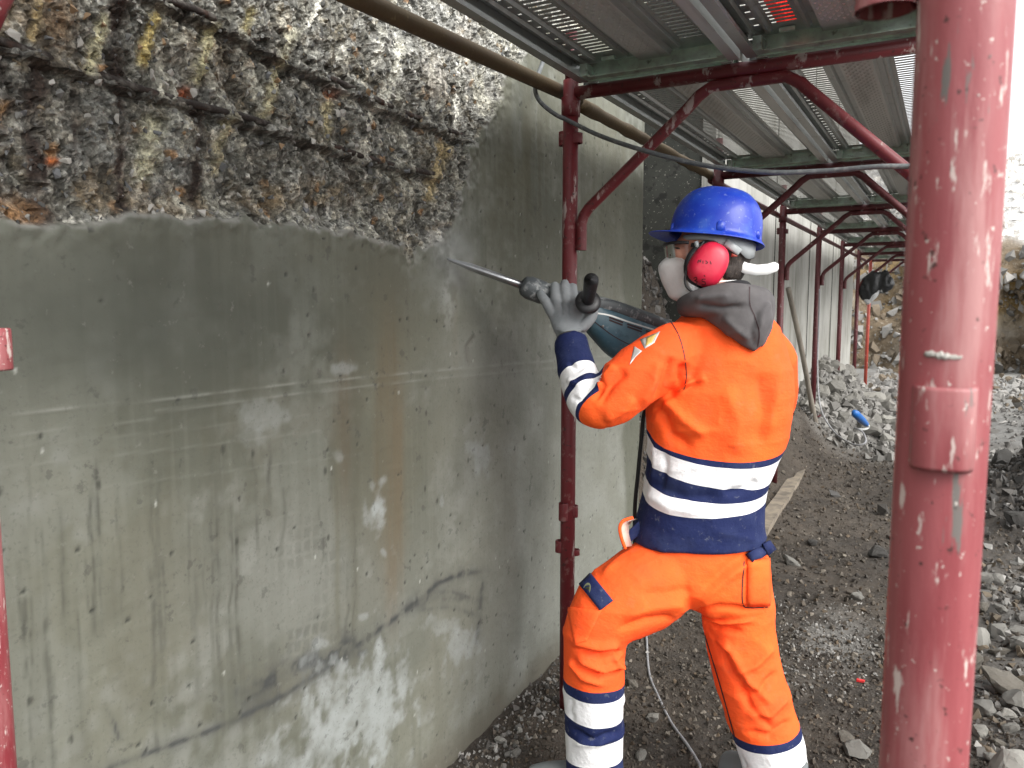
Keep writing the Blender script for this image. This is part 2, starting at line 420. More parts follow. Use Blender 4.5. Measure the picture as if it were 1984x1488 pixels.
def tube(pts, r, n=12, cap=True, depth=1.0, side=None):
    P = [np.array(p, float) for p in pts]
    if np.isscalar(r): r = [r] * len(P)
    V, Fs = [], []
    up = np.array(side if side is not None else (0.13, .31, .94), float)
    ref = None
    for i, p in enumerate(P):
        t = P[min(i + 1, len(P) - 1)] - P[max(i - 1, 0)]
        t = t / (np.linalg.norm(t) + 1e-12)
        a = up if (ref is None or side is not None) else ref
        a = a - t * (a @ t)
        if np.linalg.norm(a) < 1e-4: a = np.array((1., 0, 0)) - t * t[0]
        a /= np.linalg.norm(a); ref = a
        b = np.cross(t, a)
        for k in range(n):
            w = 2 * math.pi * k / n
            V.append(p + r[i] * (math.cos(w) * a * depth + math.sin(w) * b))
    for i in range(len(P) - 1):
        for k in range(n):
            Fs.append((i * n + k, i * n + (k + 1) % n, (i + 1) * n + (k + 1) % n, (i + 1) * n + k))
    if cap:
        Fs.append(tuple(range(n))[::-1]); Fs.append(tuple(range((len(P) - 1) * n, len(P) * n)))
    return V, Fs
def spline(pts, k=6):
    P = [np.array(p, float) for p in pts]; out = []
    for i in range(len(P) - 1):
        p0, p1, p2, p3 = P[max(i - 1, 0)], P[i], P[i + 1], P[min(i + 2, len(P) - 1)]
        for j in range(k):
            t = j / k
            out.append(.5 * (2 * p1 + (p2 - p0) * t + (2 * p0 - 5 * p1 + 4 * p2 - p3) * t * t + (3 * p1 - p0 - 3 * p2 + p3) * t ** 3))
    out.append(P[-1])
    return out
def ellipsoid(c, axes, n=20, m=12):
    c = np.array(c, float); A = [np.array(a, float) for a in axes]
    V = [c + A[2]]; Fs = []
    for i in range(1, m):
        th = math.pi * i / m
        for k in range(n):
            ph = 2 * math.pi * k / n
            V.append(c + A[2] * math.cos(th) + math.sin(th) * (A[0] * math.cos(ph) + A[1] * math.sin(ph)))
    V.append(c - A[2]); e = len(V) - 1
    for k in range(n):
        Fs.append((0, 1 + k, 1 + (k + 1) % n)); Fs.append((e, e - n + (k + 1) % n, e - n + k))
    for i in range(m - 2):
        for k in range(n):
            Fs.append((1 + i * n + k, 1 + (i + 1) * n + k, 1 + (i + 1) * n + (k + 1) % n, 1 + i * n + (k + 1) % n))
    return V, Fs
def remesh(mb, voxel, smooth=6, fac=.5):
    me = mb.me('tmp')
    o = bpy.data.objects.new('tmp', me); COL.objects.link(o)
    m = o.modifiers.new('r', 'REMESH'); m.mode = 'VOXEL'; m.voxel_size = voxel; m.use_smooth_shade = True
    if smooth:
        s = o.modifiers.new('s', 'SMOOTH'); s.factor = fac; s.iterations = smooth
    dg = bpy.context.evaluated_depsgraph_get(); dg.update()
    new = bpy.data.meshes.new_from_object(o.evaluated_get(dg))
    bpy.data.objects.remove(o); bpy.data.meshes.remove(me)
    new.polygons.foreach_set('use_smooth', [True] * len(new.polygons))
    return new
def get_co(me):
    a = np.empty(len(me.vertices) * 3, np.float32); me.vertices.foreach_get('co', a); return a.reshape(-1, 3).astype(float)
def get_no(me):
    a = np.empty(len(me.vertices) * 3, np.float32); me.vertices.foreach_get('normal', a); return a.reshape(-1, 3).astype(float)
def set_co(me, C):
    me.vertices.foreach_set('co', np.asarray(C, np.float32).ravel()); me.update()
def bvh_of(me):
    return BVHTree.FromPolygons([v.co.copy() for v in me.vertices], [tuple(p.vertices) for p in me.polygons])
def to_photo(P):
    d = np.asarray(P) - VC; z = d @ VW
    return 992 + F_PX * (d @ VR) / z, 744 - F_PX * (d @ VU) / z, z

# ------------------------------------------------------------------ setting: ground
WALL_X = -1.25
def gz(x, y):
    x = np.asarray(x, float); y = np.asarray(y, float)
    near = np.exp(-((y - 4) / 9.) ** 2)
    z = (fbm(x * .9, y * .9, o=3, seed=3) - .5) * .10
    z = z + (fbm(x * 5, y * 5, o=4, seed=5) - .5) * .045
    z = z + (fbm(x * 22, y * 22, o=3, seed=6) - .5) * .016 * (y < 9)
    z = z + .05 * sstep(-.8, -1.2, x) * sstep(1.4, 2.6, y)
    # grey rubble heap against the wall, dark earth before it
    lump = .75 + .5 * fbm(x * 3, y * 3, o=3, seed=9)
    z = z + .62 * lump * np.exp(-((x + 1.25) / .62) ** 2) * np.exp(-np.abs((y - 9.3) / 1.75) ** 3)
    z = z + .40 * lump * np.exp(-((x + 1.35) / .34) ** 2) * np.exp(-np.abs((y - 6.9) / .8) ** 3)
    # soil spilling out of the gap between the wall blocks
    z = z + 1.62 * (.85 + .3 * fbm(x * 4, y * 4, o=3, seed=10)) * sstep(-1.08, -1.55, x) * np.exp(-((y - 4.12) / .55) ** 4)
    # dark muck heap and pale spoil on the right
    z = z + .50 * lump * np.exp(-((x - 1.15) / .75) ** 2 - ((y - 6.6) / .9) ** 2)
    z = z + .25 * lump * np.exp(-((x - 1.4) / .9) ** 2 - ((y - 10.5) / 2.2) ** 2)
    z = z + .07 * lump * sstep(.1, .6, x) * np.exp(-np.abs((y - 2.9) / 1.5) ** 4)
    # flat standing place round the feet
    return z - .012
def build_ground():
    xs = np.concatenate([[-300, -80, -30, -12, -6, -3, -2.2], np.arange(-1.9, 1.2, .018), np.arange(1.2, 4, .06), [4.4, 5, 6, 8, 11, 16, 30, 80, 300]])
    ys = np.concatenate([[-300, -80, -25, -8, -3, -1, 0, .6], np.arange(1.1, 4.6, .018), np.arange(4.6, 9.6, .035), np.arange(9.6, 18, .1), [18.5, 20, 24, 32, 60, 120, 300]])
    X, Y = np.meshgrid(xs, ys)
    Z = gz(X, Y)
    far = sstep(25, 60, np.hypot(X, Y)); Z = Z * (1 - far)
    V = np.stack([X.ravel(), Y.ravel(), Z.ravel()], 1)
    nx, ny = len(xs), len(ys)
    i, j = np.meshgrid(np.arange(nx - 1), np.arange(ny - 1)); b = (j * nx + i).ravel()
    me = quads_mesh('ground', V, np.stack([b, b + 1, b + 1 + nx, b + nx], 1))
    x, y = V[:, 0], V[:, 1]
    n1 = fbm(x * 1.3, y * 1.3, o=4, seed=21)[:, None]; n2 = fbm(x * 7, y * 7, o=4, seed=22)[:, None]
    dark = np.array((.034, .026, .019)); mid = np.array((.070, .055, .041)); pale = np.array((.27, .265, .25)); grey = np.array((.19, .186, .175))
    C = dark + (mid - dark) * sstep(.35, .68, n1 * .55 + n2 * .45)
    w = sstep(7.1, 7.9, y + .6 * (n2[:, 0] - .5))[:, None] * (1 - .35 * sstep(.45, .65, n1))   # dusted far part
    C = C + (grey - C) * w
    w2 = (sstep(9.5, 12, y) * sstep(-.7, .6, x))[:, None]; C = C + (pale - C) * w2 * .8
    w3 = (np.exp(-((x - 1.1) / .9) ** 2 - ((y - 6.5) / 1.1) ** 2))[:, None]; C = C + (np.array((.04, .037, .034)) - C) * np.clip(w3 * 1.6, 0, 1)
    w4 = (sstep(.05, .4, x) * np.exp(-np.abs((y - 3.1) / 1.6) ** 4))[:, None]; C = C + (np.array((.22, .21, .195)) - C) * w4 * .8
    w5 = np.exp(-((x + .34) / .13) ** 2 - ((y - 3.35) / .3) ** 2)[:, None] * sstep(.42, .6, n2); C = C + (pale - C) * w5 * .7
    set_tint(me, C)
    tag(obj('ground', me, 'ground'), None, None, kind='structure')
build_ground()

def build_bank():
    # bank of the excavation behind the site: steep brown face, pale stony slope above
    us = np.arange(-14, 16, .10); vs = np.linspace(0, 1, 100)
    Uu, Vv = np.meshgrid(us, vs)
    h = 5.3 * Vv
    face = np.where(Vv < .42, Vv * 2.0, .84 + (Vv - .42) * 9.5)
    bx = Uu
    by = 17.6 + face + .035 * np.maximum(Uu, 0) ** 1.2 + 1.1 * (fbm(Uu * .5, Vv * 2, o=3, seed=31) - .5)
    by = by - .8 * (fbm(Uu * 1.5, h * 1.5, o=5, seed=32, g=.6) - .5)
    hz = h + .6 * (fbm(Uu * .7, Vv * 5, o=4, seed=33) - .5) * sstep(0, .15, Vv)
    notch = np.exp(-((Uu - 1.15) / .35) ** 2) * sstep(.55, .3, Vv)
    by = by + 1.1 * notch
    V = np.stack([bx.ravel(), by.ravel(), (hz - .15).ravel()], 1)
    nx, ny = len(us), len(vs)
    i, j = np.meshgrid(np.arange(nx - 1), np.arange(ny - 1)); b = (j * nx + i).ravel()
    me = quads_mesh('earth_bank', V, np.stack([b, b + 1, b + 1 + nx, b + nx], 1))
    x, z = V[:, 0], V[:, 2]
    n = fbm(x * 1.6, z * 2.2, o=4, seed=35)[:, None]; n2 = fbm(x * .8 + 5, z * 1.2, o=3, seed=36)[:, None]
    brown = np.array((.20, .15, .095)); ochre = np.array((.36, .24, .09)); pale = np.array((.82, .81, .79)); grey = np.array((.31, .27, .215))
    C = brown + (ochre - brown) * sstep(.50, .66, n2) * sstep(.6, 1.6, z)[:, None] + (grey - brown) * sstep(.52, .68, n)
    w = sstep(2.5, 3.1, z + (n[:, 0] - .5) * 1.2)[:, None]; C = C + (pale - C) * w
    set_tint(me, C)
    tag(obj('earth_bank', me, 'bank'), None, None, kind='structure')
build_bank()

# ------------------------------------------------------------------ stones
def hull_rock(seed, n=13, flat=(1, 1, .7), rough=0):
    r = random.Random(seed); bm = bmesh.new()
    for k in range(n):
        v = Vector((r.gauss(0, 1), r.gauss(0, 1), r.gauss(0, 1))).normalized() * r.uniform(.82, 1.1)
        bm.verts.new((v.x * flat[0], v.y * flat[1], v.z * flat[2]))
    res = bmesh.ops.convex_hull(bm, input=bm.verts)
    bmesh.ops.delete(bm, geom=[e for e in res['geom_interior'] if isinstance(e, bmesh.types.BMVert)], context='VERTS')
    bmesh.ops.triangulate(bm, faces=bm.faces)
    for it in range(rough):
        bmesh.ops.subdivide_edges(bm, edges=bm.edges, cuts=1, use_grid_fill=True, smooth=.12)
        for v in bm.verts:
            q = v.co * (1.9 * (it + 1)) + Vector((seed * 1.7, 0, 0))
            v.co += mnoise.noise_vector(q) * (.13 / (it + 1))
    bmesh.ops.triangulate(bm, faces=bm.faces)
    bmesh.ops.recalc_face_normals(bm, faces=bm.faces)
    me = bpy.data.meshes.new('rock'); bm.to_mesh(me); bm.free(); me.update()
    return me
ROCKS = [hull_rock(k, 12 + k % 4, [(1, .8, .6), (1, 1, .75), (1.1, .7, .5), (1, .85, .9)][k % 4], 2) for k in range(10)]
PEBBLES = [hull_rock(50 + k, 8, (1, .85, .7)) for k in range(6)]
def rot_rand(r):
    a, b, c = r.uniform(0, 6.283, 3)
    ca, sa, cb, sb, cc, sc = math.cos(a), math.sin(a), math.cos(b), math.sin(b), math.cos(c), math.sin(c)
    return (np.array([[ca, -sa, 0], [sa, ca, 0], [0, 0, 1]]) @ np.array([[cb, 0, sb], [0, 1, 0], [-sb, 0, cb]]) @ np.array([[1, 0, 0], [0, cc, -sc], [0, sc, cc]]))
def scatter_mesh(name, P, S, C, protos, r, tilt=True):
    pv = [get_co(m) for m in protos]; pf = [np.array([tuple(p.vertices) for p in m.polygons], np.int32) for m in protos]
    VV, FF, CC, base = [], [], [], 0
    for p, s, c in zip(P, S, C):
        k = int(r.integers(len(protos)))
        v = (pv[k] * s) @ rot_rand(r).T + p
        VV.append(v); FF.append(pf[k] + base); base += len(v)
        CC.append(np.repeat(c[None], len(v), 0))
    me = quads_mesh(name, np.concatenate(VV), np.concatenate(FF), smooth=False)
    set_tint(me, np.concatenate(CC))
    return me
PAL = .62 * np.array([(.13, .12, .11), (.20, .19, .175), (.28, .27, .25), (.085, .075, .065), (.40, .385, .36), (.19, .15, .105), (.10, .095, .09)])
PATH = np.array((.88, .80, .70)) * np.array([(.060, .053, .046), (.085, .077, .068), (.115, .107, .097), (.048, .041, .035), (.19, .183, .17), (.095, .076, .056), (.05, .046, .043), (.075, .066, .057)])
def gravel():
    r = np.random.default_rng(11)
    P, S, C = [], [], []
    def add(n, fx, fy, s0, s1, pal, sink=.25):
        x, y = fx(n), fy(n)
        s = np.exp(r.uniform(math.log(s0), math.log(s1), n)) if s1 > s0 else np.full(n, s0)
        s = s0 * (s1 / s0) ** (r.random(n) ** 2.2)
        z = gz(x, y)
        for k in range(n):
            P.append(np.array((x[k], y[k], z[k] + s[k] * sink))); S.append(s[k])
            C.append(pal[int(r.integers(len(pal)))] * r.uniform(.7, 1.25))
    add(15000, lambda n: r.uniform(-1.22, .35, n), lambda n: r.uniform(1.35, 3.4, n), .003, .015, PATH)
    add(6500, lambda n: r.uniform(-1.22, .5, n), lambda n: r.uniform(3.2, 7.5, n), .005, .022, PATH)
    add(900, lambda n: r.normal(-.36, .16, n), lambda n: r.normal(3.35, .28, n), .004, .012, PAL[[2, 4, 4]])
    add(2600, lambda n: np.clip(r.normal(-.75, .40, n), -1.22, .5), lambda n: r.uniform(7.4, 11.2, n), .015, .085, PAL[[1, 2, 4, 4, 2]])
    add(2200, lambda n: r.uniform(-1.2, 3.0, n), lambda n: r.uniform(10.5, 17.3, n), .02, .11, PAL[[2, 4, 4, 1, 5]])
    add(1900, lambda n: r.uniform(.04, 1.0, n), lambda n: r.uniform(1.9, 4.9, n), .010, .045, PAL[[1, 2, 4, 5, 0]])
    add(1500, lambda n: r.normal(1.0, .5, n), lambda n: r.normal(6.4, .6, n), .02, .075, PAL[[3, 3, 6, 6, 0]])
    add(1300, lambda n: r.uniform(.2, 2.6, n), lambda n: r.uniform(4.5, 11, n), .012, .06, PAL[[1, 2, 4, 0]])
    add(2200, lambda n: r.uniform(-1.75, -1.0, n), lambda n: r.uniform(3.6, 4.66, n), .008, .035, PAL[[0, 3, 6, 1, 4]])
    add(900, lambda n: r.normal(-1.16, .06, n), lambda n: r.uniform(1.5, 3.4, n), .005, .02, PAL[[0, 1, 2, 4]])
    me = scatter_mesh('gravel', P, S, C, PEBBLES, r)
    tag(obj('gravel', me, 'stone'), 'loose grey and brown gravel and crumbs covering the site ground', 'gravel', kind='stuff')
    # stones in the face of the bank
    bank = bpy.data.objects['earth_bank'].data; bc = get_co(bank)
    sel = r.integers(0, len(bc), 14000); P, S, C = [], [], []
    for k in sel:
        if not (-3.2 < bc[k, 0] < 3.5): continue
        s = .03 * (7 ** (r.random() ** 1.6)); pal = PAL[[4, 2, 2, 5, 1, 5]] * 1.2 if bc[k, 2] < 2.6 else PAL[[4, 4, 4]] * 3.2
        P.append(bc[k] + r.normal(0, .02, 3)); S.append(s); C.append(pal[int(r.integers(len(pal)))] * r.uniform(.7, 1.25))
    me = scatter_mesh('bank_stones', P, S, C, PEBBLES, r)
    tag(obj('bank_stones', me, 'stone'), 'stones sticking out of the excavated earth bank', 'stones', kind='stuff')
gravel()
def place_rock(x, y, s, m, label, group, k, sink=.35, name='rubble_stone'):
    me = ROCKS[k % len(ROCKS)]
    key = (k % len(ROCKS), m)
    if key not in place_rock.cache:
        c = me.copy(); c.materials.clear(); c.materials.append(M[m]); place_rock.cache[key] = c
    o = bpy.data.objects.new(name, place_rock.cache[key]); COL.objects.link(o)
    o.location = (x, y, float(gz(x, y)) + s * sink)
    o.rotation_euler = (random.uniform(-.5, .5), random.uniform(-.5, .5), random.uniform(0, 6.28))
    o.scale = (s, s, s)
    return tag(o, label, 'stone', group)
place_rock.cache = {}
def rocks():
    r = random.Random(5)
    pts = []
    while len(pts) < 110:
        x, y = r.uniform(.05, .85), r.uniform(2.0, 4.6)
        s = r.uniform(.022, .058) if r.random() < .88 else r.uniform(.058, .085)
        if all((x - a) ** 2 + (y - b) ** 2 > (.62 * (s + c)) ** 2 for a, b, c in pts): pts.append((x, y, s))
        elif r.random() < .0004: break
    for k, (x, y, s) in enumerate(pts):
        place_rock(x, y, s, ('stone_grey', 'stone_grey', 'stone_brown', 'stone_pale')[k % 4],
                   ('angular grey stone', 'angular grey stone', 'brown grey stone', 'pale stone')[k % 4] + ' in the rubble to the right of the near red post', 'rubble stones beside the near post', k)
    for k in range(60):
        x, y = -1.18 + abs(r.gauss(0, .45)), r.uniform(7.7, 10.8)
        place_rock(x, y, r.uniform(.05, .13), ('stone_grey', 'stone_pale', 'stone_grey')[k % 3],
                   ('grey concrete lump', 'pale concrete lump', 'grey concrete lump')[k % 3] + ' on the rubble heap at the far wall', 'lumps on the rubble heap', k, .3, 'concrete_lump')
    for k in range(24):
        x, y = r.uniform(.4, 1.7), r.uniform(5.6, 7.3)
        place_rock(x, y, r.uniform(.06, .14), 'stone_dark', 'dark wet clod on the muck heap behind the near post', 'clods on the dark muck heap', k, .3, 'earth_clod')
    singles = [(1575, 1050, .045, 'stone_dark', 'black round clod lying on the gravel right of the worker', 2, 'earth_clod'),
               (1700, 1072, .06, 'stone_dark', 'black clod on the ground against the near red post', 5, 'earth_clod'),
               (1533, 1087, .055, 'stone_grey', 'flat pale stone on the gravel beside the worker\'s pocket', 2, 'flat_stone'),
               (1660, 1160, .05, 'stone_grey', 'flat grey stone half sunk in the path left of the near post', 6, 'flat_stone'),
               (970, 1437, .022, 'stone_pale', 'grey-white stone at the wall foot left of the worker\'s boot', 1, 'stone'),
               (1007, 1418, .012, 'stone_pale', 'small white pebble at the wall foot above the pale stone', 3, 'stone'),
               (1000, 1465, .018, 'stone_grey', 'grey stone beside the toe of the worker\'s boot', 7, 'stone'),
               (1008, 1400, .014, 'stone_brown', 'ochre pebble at the foot of the wall', 0, 'stone'),
               (1225, 1325, .035, 'stone_brown', 'brown stone between the worker\'s legs behind the front knee', 4, 'stone'),
               (1265, 1385, .028, 'stone_pale', 'pale lump left of the cable between the worker\'s legs', 9, 'stone'),
               (1240, 1465, .026, 'stone_grey', 'grey stone beside the worker\'s front shin stripe', 8, 'stone'),
               (1500, 1475, .05, 'stone_brown', 'stone half hidden behind the worker\'s rear leg', 3, 'stone'),
               (1660, 1455, .045, 'stone_grey', 'grey rubble stone at the left foot of the near post', 5, 'stone'),
               (1640, 1430, .035, 'stone_brown', 'brown rubble stone left of the near post near the bottom edge', 2, 'stone')]
    for u, v, s, m, lab, k, nm in singles:
        p = ax(u, v, 2, .0)
        place_rock(p[0], p[1], s, m, lab, None, k, .3, nm)
rocks()

# ------------------------------------------------------------------ concrete wall with the broken out patch
ROUGH = [(-700, -900), (-700, 405), (-150, 430), (0, 432), (90, 440), (200, 432), (300, 415), (385, 428), (470, 430), (520, 445), (600, 442), (680, 452), (730, 470), (775, 478), (795, 506), (815, 478), (850, 490),
         (875, 455), (880, 415), (905, 360), (912, 300), (935, 262), (950, 235), (978, 190), (985, 150), (1010, 120), (1060, 60), (1150, 60), (1150, -900)]
Y_END = 3.50
def build_wall():
    ys = np.concatenate([np.arange(-2.2, .45, .05), np.arange(.45, Y_END - .02, .0046)])
    xs_turn = np.array([-.002, -.008, -.02, -.05, -.12, -.25, -.42])
    zs = np.concatenate([[-.4, -.25], np.arange(-.15, 2.5, .0046), [2.55, 2.7, 3.0, 3.4, 3.8, 4.2]])
    ny = len(ys) + 1 + len(xs_turn); nz = len(zs)
    sX = np.concatenate([np.full(len(ys), WALL_X), [WALL_X - .003], WALL_X + xs_turn - .004])
    sY = np.concatenate([ys, [Y_END - .004], np.full(len(xs_turn), Y_END)])
    X = np.repeat(sX[None], nz, 0); Y = np.repeat(sY[None], nz, 0); Z = np.repeat(zs[:, None], ny, 1)
    front = np.zeros((nz, ny), bool); front[:, :len(ys) + 1] = True
    P = np.stack([X, Y, Z], -1)
    u, v, d = to_photo(P)
    d = np.maximum(d, .25); okd = (P - VC) @ VW > .25
    u = np.where(okd, u, -600); v = np.where(okd, v, 300)
    wob = 14 * (fbm(Y * 9, Z * 9, o=4, seed=41) - .5) * 2 + 9 * (fbm(Y * 40, Z * 40, o=3, seed=42) - .5) * 2
    uu, vv = u + wob, v + 14 * (fbm(Y * 11 + 9, Z * 11, o=4, seed=43) - .5) * 2 + 7 * (fbm(Y * 45 + 3, Z * 45, o=2, seed=40) - .5) * 2
    inside = in_poly(uu, vv, ROUGH)
    de, _ = seg_dist(uu, vv, ROUGH[1:-1])
    px2m = d / F_PX
    dm = np.where(inside, de, -de) * px2m                      # metres inside the broken edge
    rough = sstep(0, .010, dm) * front
    deep = sstep(0, .05, dm) * front
    # relief
    f1, f2, cid = worley(Y * 75, Z * 75, seed=51)
    g1, g2, gid = worley(Y * 34 + 7, Z * 34, seed=61)
    bumpy = (fbm(Y * 6, Z * 6, o=3, seed=44) - .5) * .045 + (fbm(Y * 15, Z * 15, o=4, seed=45, g=.6) - .5) * .022
    wy, wz = Y + .012 * (fbm(Y * 40, Z * 40, o=2, seed=38) - .5), Z + .012 * (fbm(Y * 40 + 5, Z * 40, o=2, seed=39) - .5)
    c1, c1id, c1e = facets(wy * 28, wz * 28, 300); c2, c2id, c2e = facets(wy * 62, wz * 62, 310); c3, c3id, c3e = facets(wy * 120, wz * 120, 320)
    chips = .0085 * c1 + .0062 * c2 + .0032 * c3
    stones = chips + .3 * (.007 * (1 - np.clip(f1 / .55, 0, 1) ** 2) * (cid > .35) + .012 * (1 - np.clip(g1 / .5, 0, 1) ** 2) * (gid > .62))
    depth = rough * .012 + deep * .022
    disp = -depth + rough * (bumpy * (.35 + .65 * deep) + stones + .016 * (fbm((Y + .45 * Z) * 26, Z * 4.0, o=3, seed=131) - .5))
    # ledges left along the bars
    for pts in ([(-120, 44), (0, 86), (60, 106), (240, 168), (480, 234), (560, 262), (720, 314), (862, 348)], [(300, -2), (400, 34), (480, 74), (620, 146), (700, 184), (840, 246), (905, 272)]):
        q, t = seg_dist(u, v, pts); below = sstep(-4, 6, v - np.interp(u, [p[0] for p in pts], [p[1] for p in pts]))
        disp = disp - rough * .014 * np.exp(-(q / 16) ** 2) * below + rough * .010 * np.exp(-(q / 14) ** 2) * (1 - below)
    # broken crumbs along the lower edge
    edge = np.exp(-(dm / .03) ** 2) * front
    disp = disp + edge * (fbm(Y * 50, Z * 50, o=3, seed=46) - .5) * .016
    flat = 1 - rough
    disp = disp + flat * ((fbm(Y * 2, Z * 2, o=3, seed=47) - .5) * .010 + (fbm(Y * 30, Z * 60, o=2, seed=48) - .5) * .0016)
    # shutter board marks: fine raised lines
    lines = [([(-400, 843), (0, 803), (250, 780), (540, 747), (800, 722), (1085, 698), (1240, 684)], 1.0), ([(300, 797), (560, 765), (800, 738), (1085, 712), (1240, 697)], .75), ([(-200, 868), (0, 845), (300, 812)], .5),
             ([(0, 905), (350, 868), (620, 835)], .35), ([(100, 955), (420, 915), (700, 880)], .3), ([(0, 868), (300, 838), (600, 803)], .25)]
    lw = np.zeros_like(u)
    for pts, a in lines:
        q, t = seg_dist(u, v + 2 * (fbm(Y * 6, Z, o=2, seed=49) - .5), pts)
        lw = np.maximum(lw, a * .6 * np.exp(-(q / 2.3) ** 2) * (.25 + .65 * sstep(.3, .55, fbm(Y * 14, Z * 14, o=2, seed=50))))
    disp = disp + lw * .0022 * flat
    Pd = P.copy(); Pd[..., 0] += disp * front
    # ------------- stains and broad tone areas
    n1 = fbm(Y * 1.7, Z * 1.7, o=5, seed=71); n2 = fbm(Y * 7, Z * 7, o=5, seed=72); n3 = fbm(Y * 30, Z * 30, o=4, seed=73)
    drip = fbm(Y * 34, Z * 1.5, o=4, seed=74); drip2 = fbm(Y * 90, Z * 3.2, o=3, seed=75)
    def L3(c): return np.array(c)[None, None]
    def mix(C, c, w): return C + (L3(c) - C) * np.clip(w, 0, 1)[..., None]
    C = np.repeat(np.repeat(L3((.240, .236, .192)), nz, 0), ny, 1)
    C = mix(C, (.14, .142, .112), sstep(.40, .62, n1) * .85)
    C = mix(C, (.33, .33, .305), sstep(.50, .70, n2 * .5 + n1 * .2 + .3 * n3) * .7)
    C = mix(C, (.125, .123, .092), sstep(.50, .68, drip) * .32)
    C = mix(C, (.31, .31, .27), sstep(.54, .68, drip2) * .16)
    blot = fbm(Y * 3.2 + 4, Z * 2.6, o=5, seed=79, g=.6)
    C = mix(C, (.155, .142, .098), sstep(.52, .64, blot) * .35)
    C = mix(C, (.32, .325, .30), sstep(.46, .36, blot) * .30)
    dark_band = np.exp(-np.abs((u - 200) / 470) ** 2.5 - np.abs((v - 610) / 200) ** 2.5)
    C = mix(C, (.078, .084, .068), dark_band * (.9 + .9 * (blot - .5)))  # broad darker band across the upper left
    damp2 = np.exp(-((u - 640) / 230) ** 2 - ((v - 870) / 130) ** 2)
    C = mix(C, (.15, .14, .105), damp2 * .6 * sstep(.35, .6, n2))
    pale = sstep(700, 1100, u) * sstep(380, 800, v)
    C = mix(C, (.40, .40, .375), pale * (.55 + .7 * (n2 - .5)))
    pale2 = np.exp(-((u - 600) / 260) ** 2 - ((v - 1130) / 150) ** 2)
    C = mix(C, (.34, .34, .32), pale2 * .5)
    C = mix(C, (.145, .135, .085), np.exp(-((u - 1015) / 60) ** 2 - ((v - 300) / 120) ** 2) * .9 * sstep(.3, .6, n2 * .5 + drip * .5))
    C = mix(C, (.16, .15, .115), np.exp(-((u - 760) / 60) ** 2 - ((v - 560) / 90) ** 2) * .7)
    wet = sstep(1203, 1214, u + 16 * (fbm(Z * 6, Y * 2, o=3, seed=77) - .5)) * sstep(300, 430, v)
    C = mix(C, (.155, .155, .118), wet * .8 * front)
    # rust runs
    for (x0, wd, y0, y1, a, c) in [(757, 17, 640, 1210, .42, (.20, .125, .062)), (776, 7, 760, 1100, .30, (.22, .13, .06)), (748, 40, 560, 1100, .30, (.17, .145, .09)), (735, 9, 700, 1050, .4, (.16, .12, .07)),
                                   (668, 22, 690, 1000, .55, (.14, .105, .065)), (690, 8, 820, 1300, .5, (.12, .115, .08)), (652, 5, 850, 1290, .45, (.16, .15, .105)), (885, 6, 560, 760, .3, (.2, .16, .1))]:
        q = np.abs(u - x0 - 14 * (fbm(Z * 4, Y, o=2, seed=int(x0)) - .5))
        C = mix(C, c, a * np.exp(-(q / wd) ** 2) * sstep(y0 - 90, y0 + 60, v) * sstep(y1 + 80, y1 - 120, v) * (.75 + .35 * sstep(.35, .6, drip2)))
    # dark drips, lower left
    rr = random.Random(3)
    for k in range(34):
        x0 = rr.uniform(15, 700) if k > 16 else rr.uniform(20, 420)
        y0 = rr.uniform(860, 1120); ln = rr.uniform(60, 420); wd = rr.uniform(1.6, 5.5); a = rr.uniform(.15, .55)
        lean = (x0 - 770) / 15000.
        q = np.abs(u - x0 + lean * (v - y0) - 7 * (fbm(Z * 12, Y * 0 + k, o=2, seed=200 + k) - .5) * 2)
        C = mix(C, (.085, .085, .068), a * np.exp(-(q / wd) ** 2) * sstep(y0 - 30, y0 + 30, v) * sstep(y0 + ln + 40, y0 + ln - 40, v) * (.4 + sstep(.3, .6, n3)))
    # hatched dark brush stain
    hat = np.exp(-((u - 610) / 62) ** 2 - ((v - 1130) / 115) ** 2) + .8 * np.exp(-((u - 520) / 70) ** 2 - ((v - 1225) / 50) ** 2)
    gx = sstep(.35, .6, np.abs(np.sin(u * .19 + 3 * n2))); gy = sstep(.25, .5, np.abs(np.sin((v + .22 * u) * .115)))
    C = mix(C, (.13, .13, .115), hat * gx * gy * .6 * sstep(.35, .6, n2))
    # swept dark arc and smears
    for pts, wd, a in [([(180, 1500), (400, 1420), (520, 1365), (640, 1290), (720, 1230), (790, 1180), (850, 1130), (900, 1110), (960, 1105)], 5, .75), ([(470, 1345), (560, 1300), (640, 1265), (700, 1235)], 17, .75),
                       ([(590, 1290), (660, 1275), (720, 1262)], 7, .6), ([(790, 1175), (850, 1158), (910, 1160)], 5, .45), ([(800, 1168), (870, 1145), (935, 1165)], 4, .4), ([(820, 1180), (880, 1175), (930, 1195)], 4, .3),
                       ([(935, 1130), (930, 1190), (922, 1260)], 3.5, .5), ([(205, 1375), (222, 1405), (232, 1440)], 3, .6), ([(470, 1388), (580, 1330), (660, 1290)], 5, .35)]:
        q, t = seg_dist(u + 6 * (n3 - .5), v + 6 * (n2 - .5), pts)
        C = mix(C, (.072, .074, .074), (a * .8 * np.exp(-(q / wd) ** 2) + a * .35 * np.exp(-(q / (wd * 3.5)) ** 2)) * (.45 + .8 * sstep(.35, .62, n3)) * sstep(1.02, .85, t))
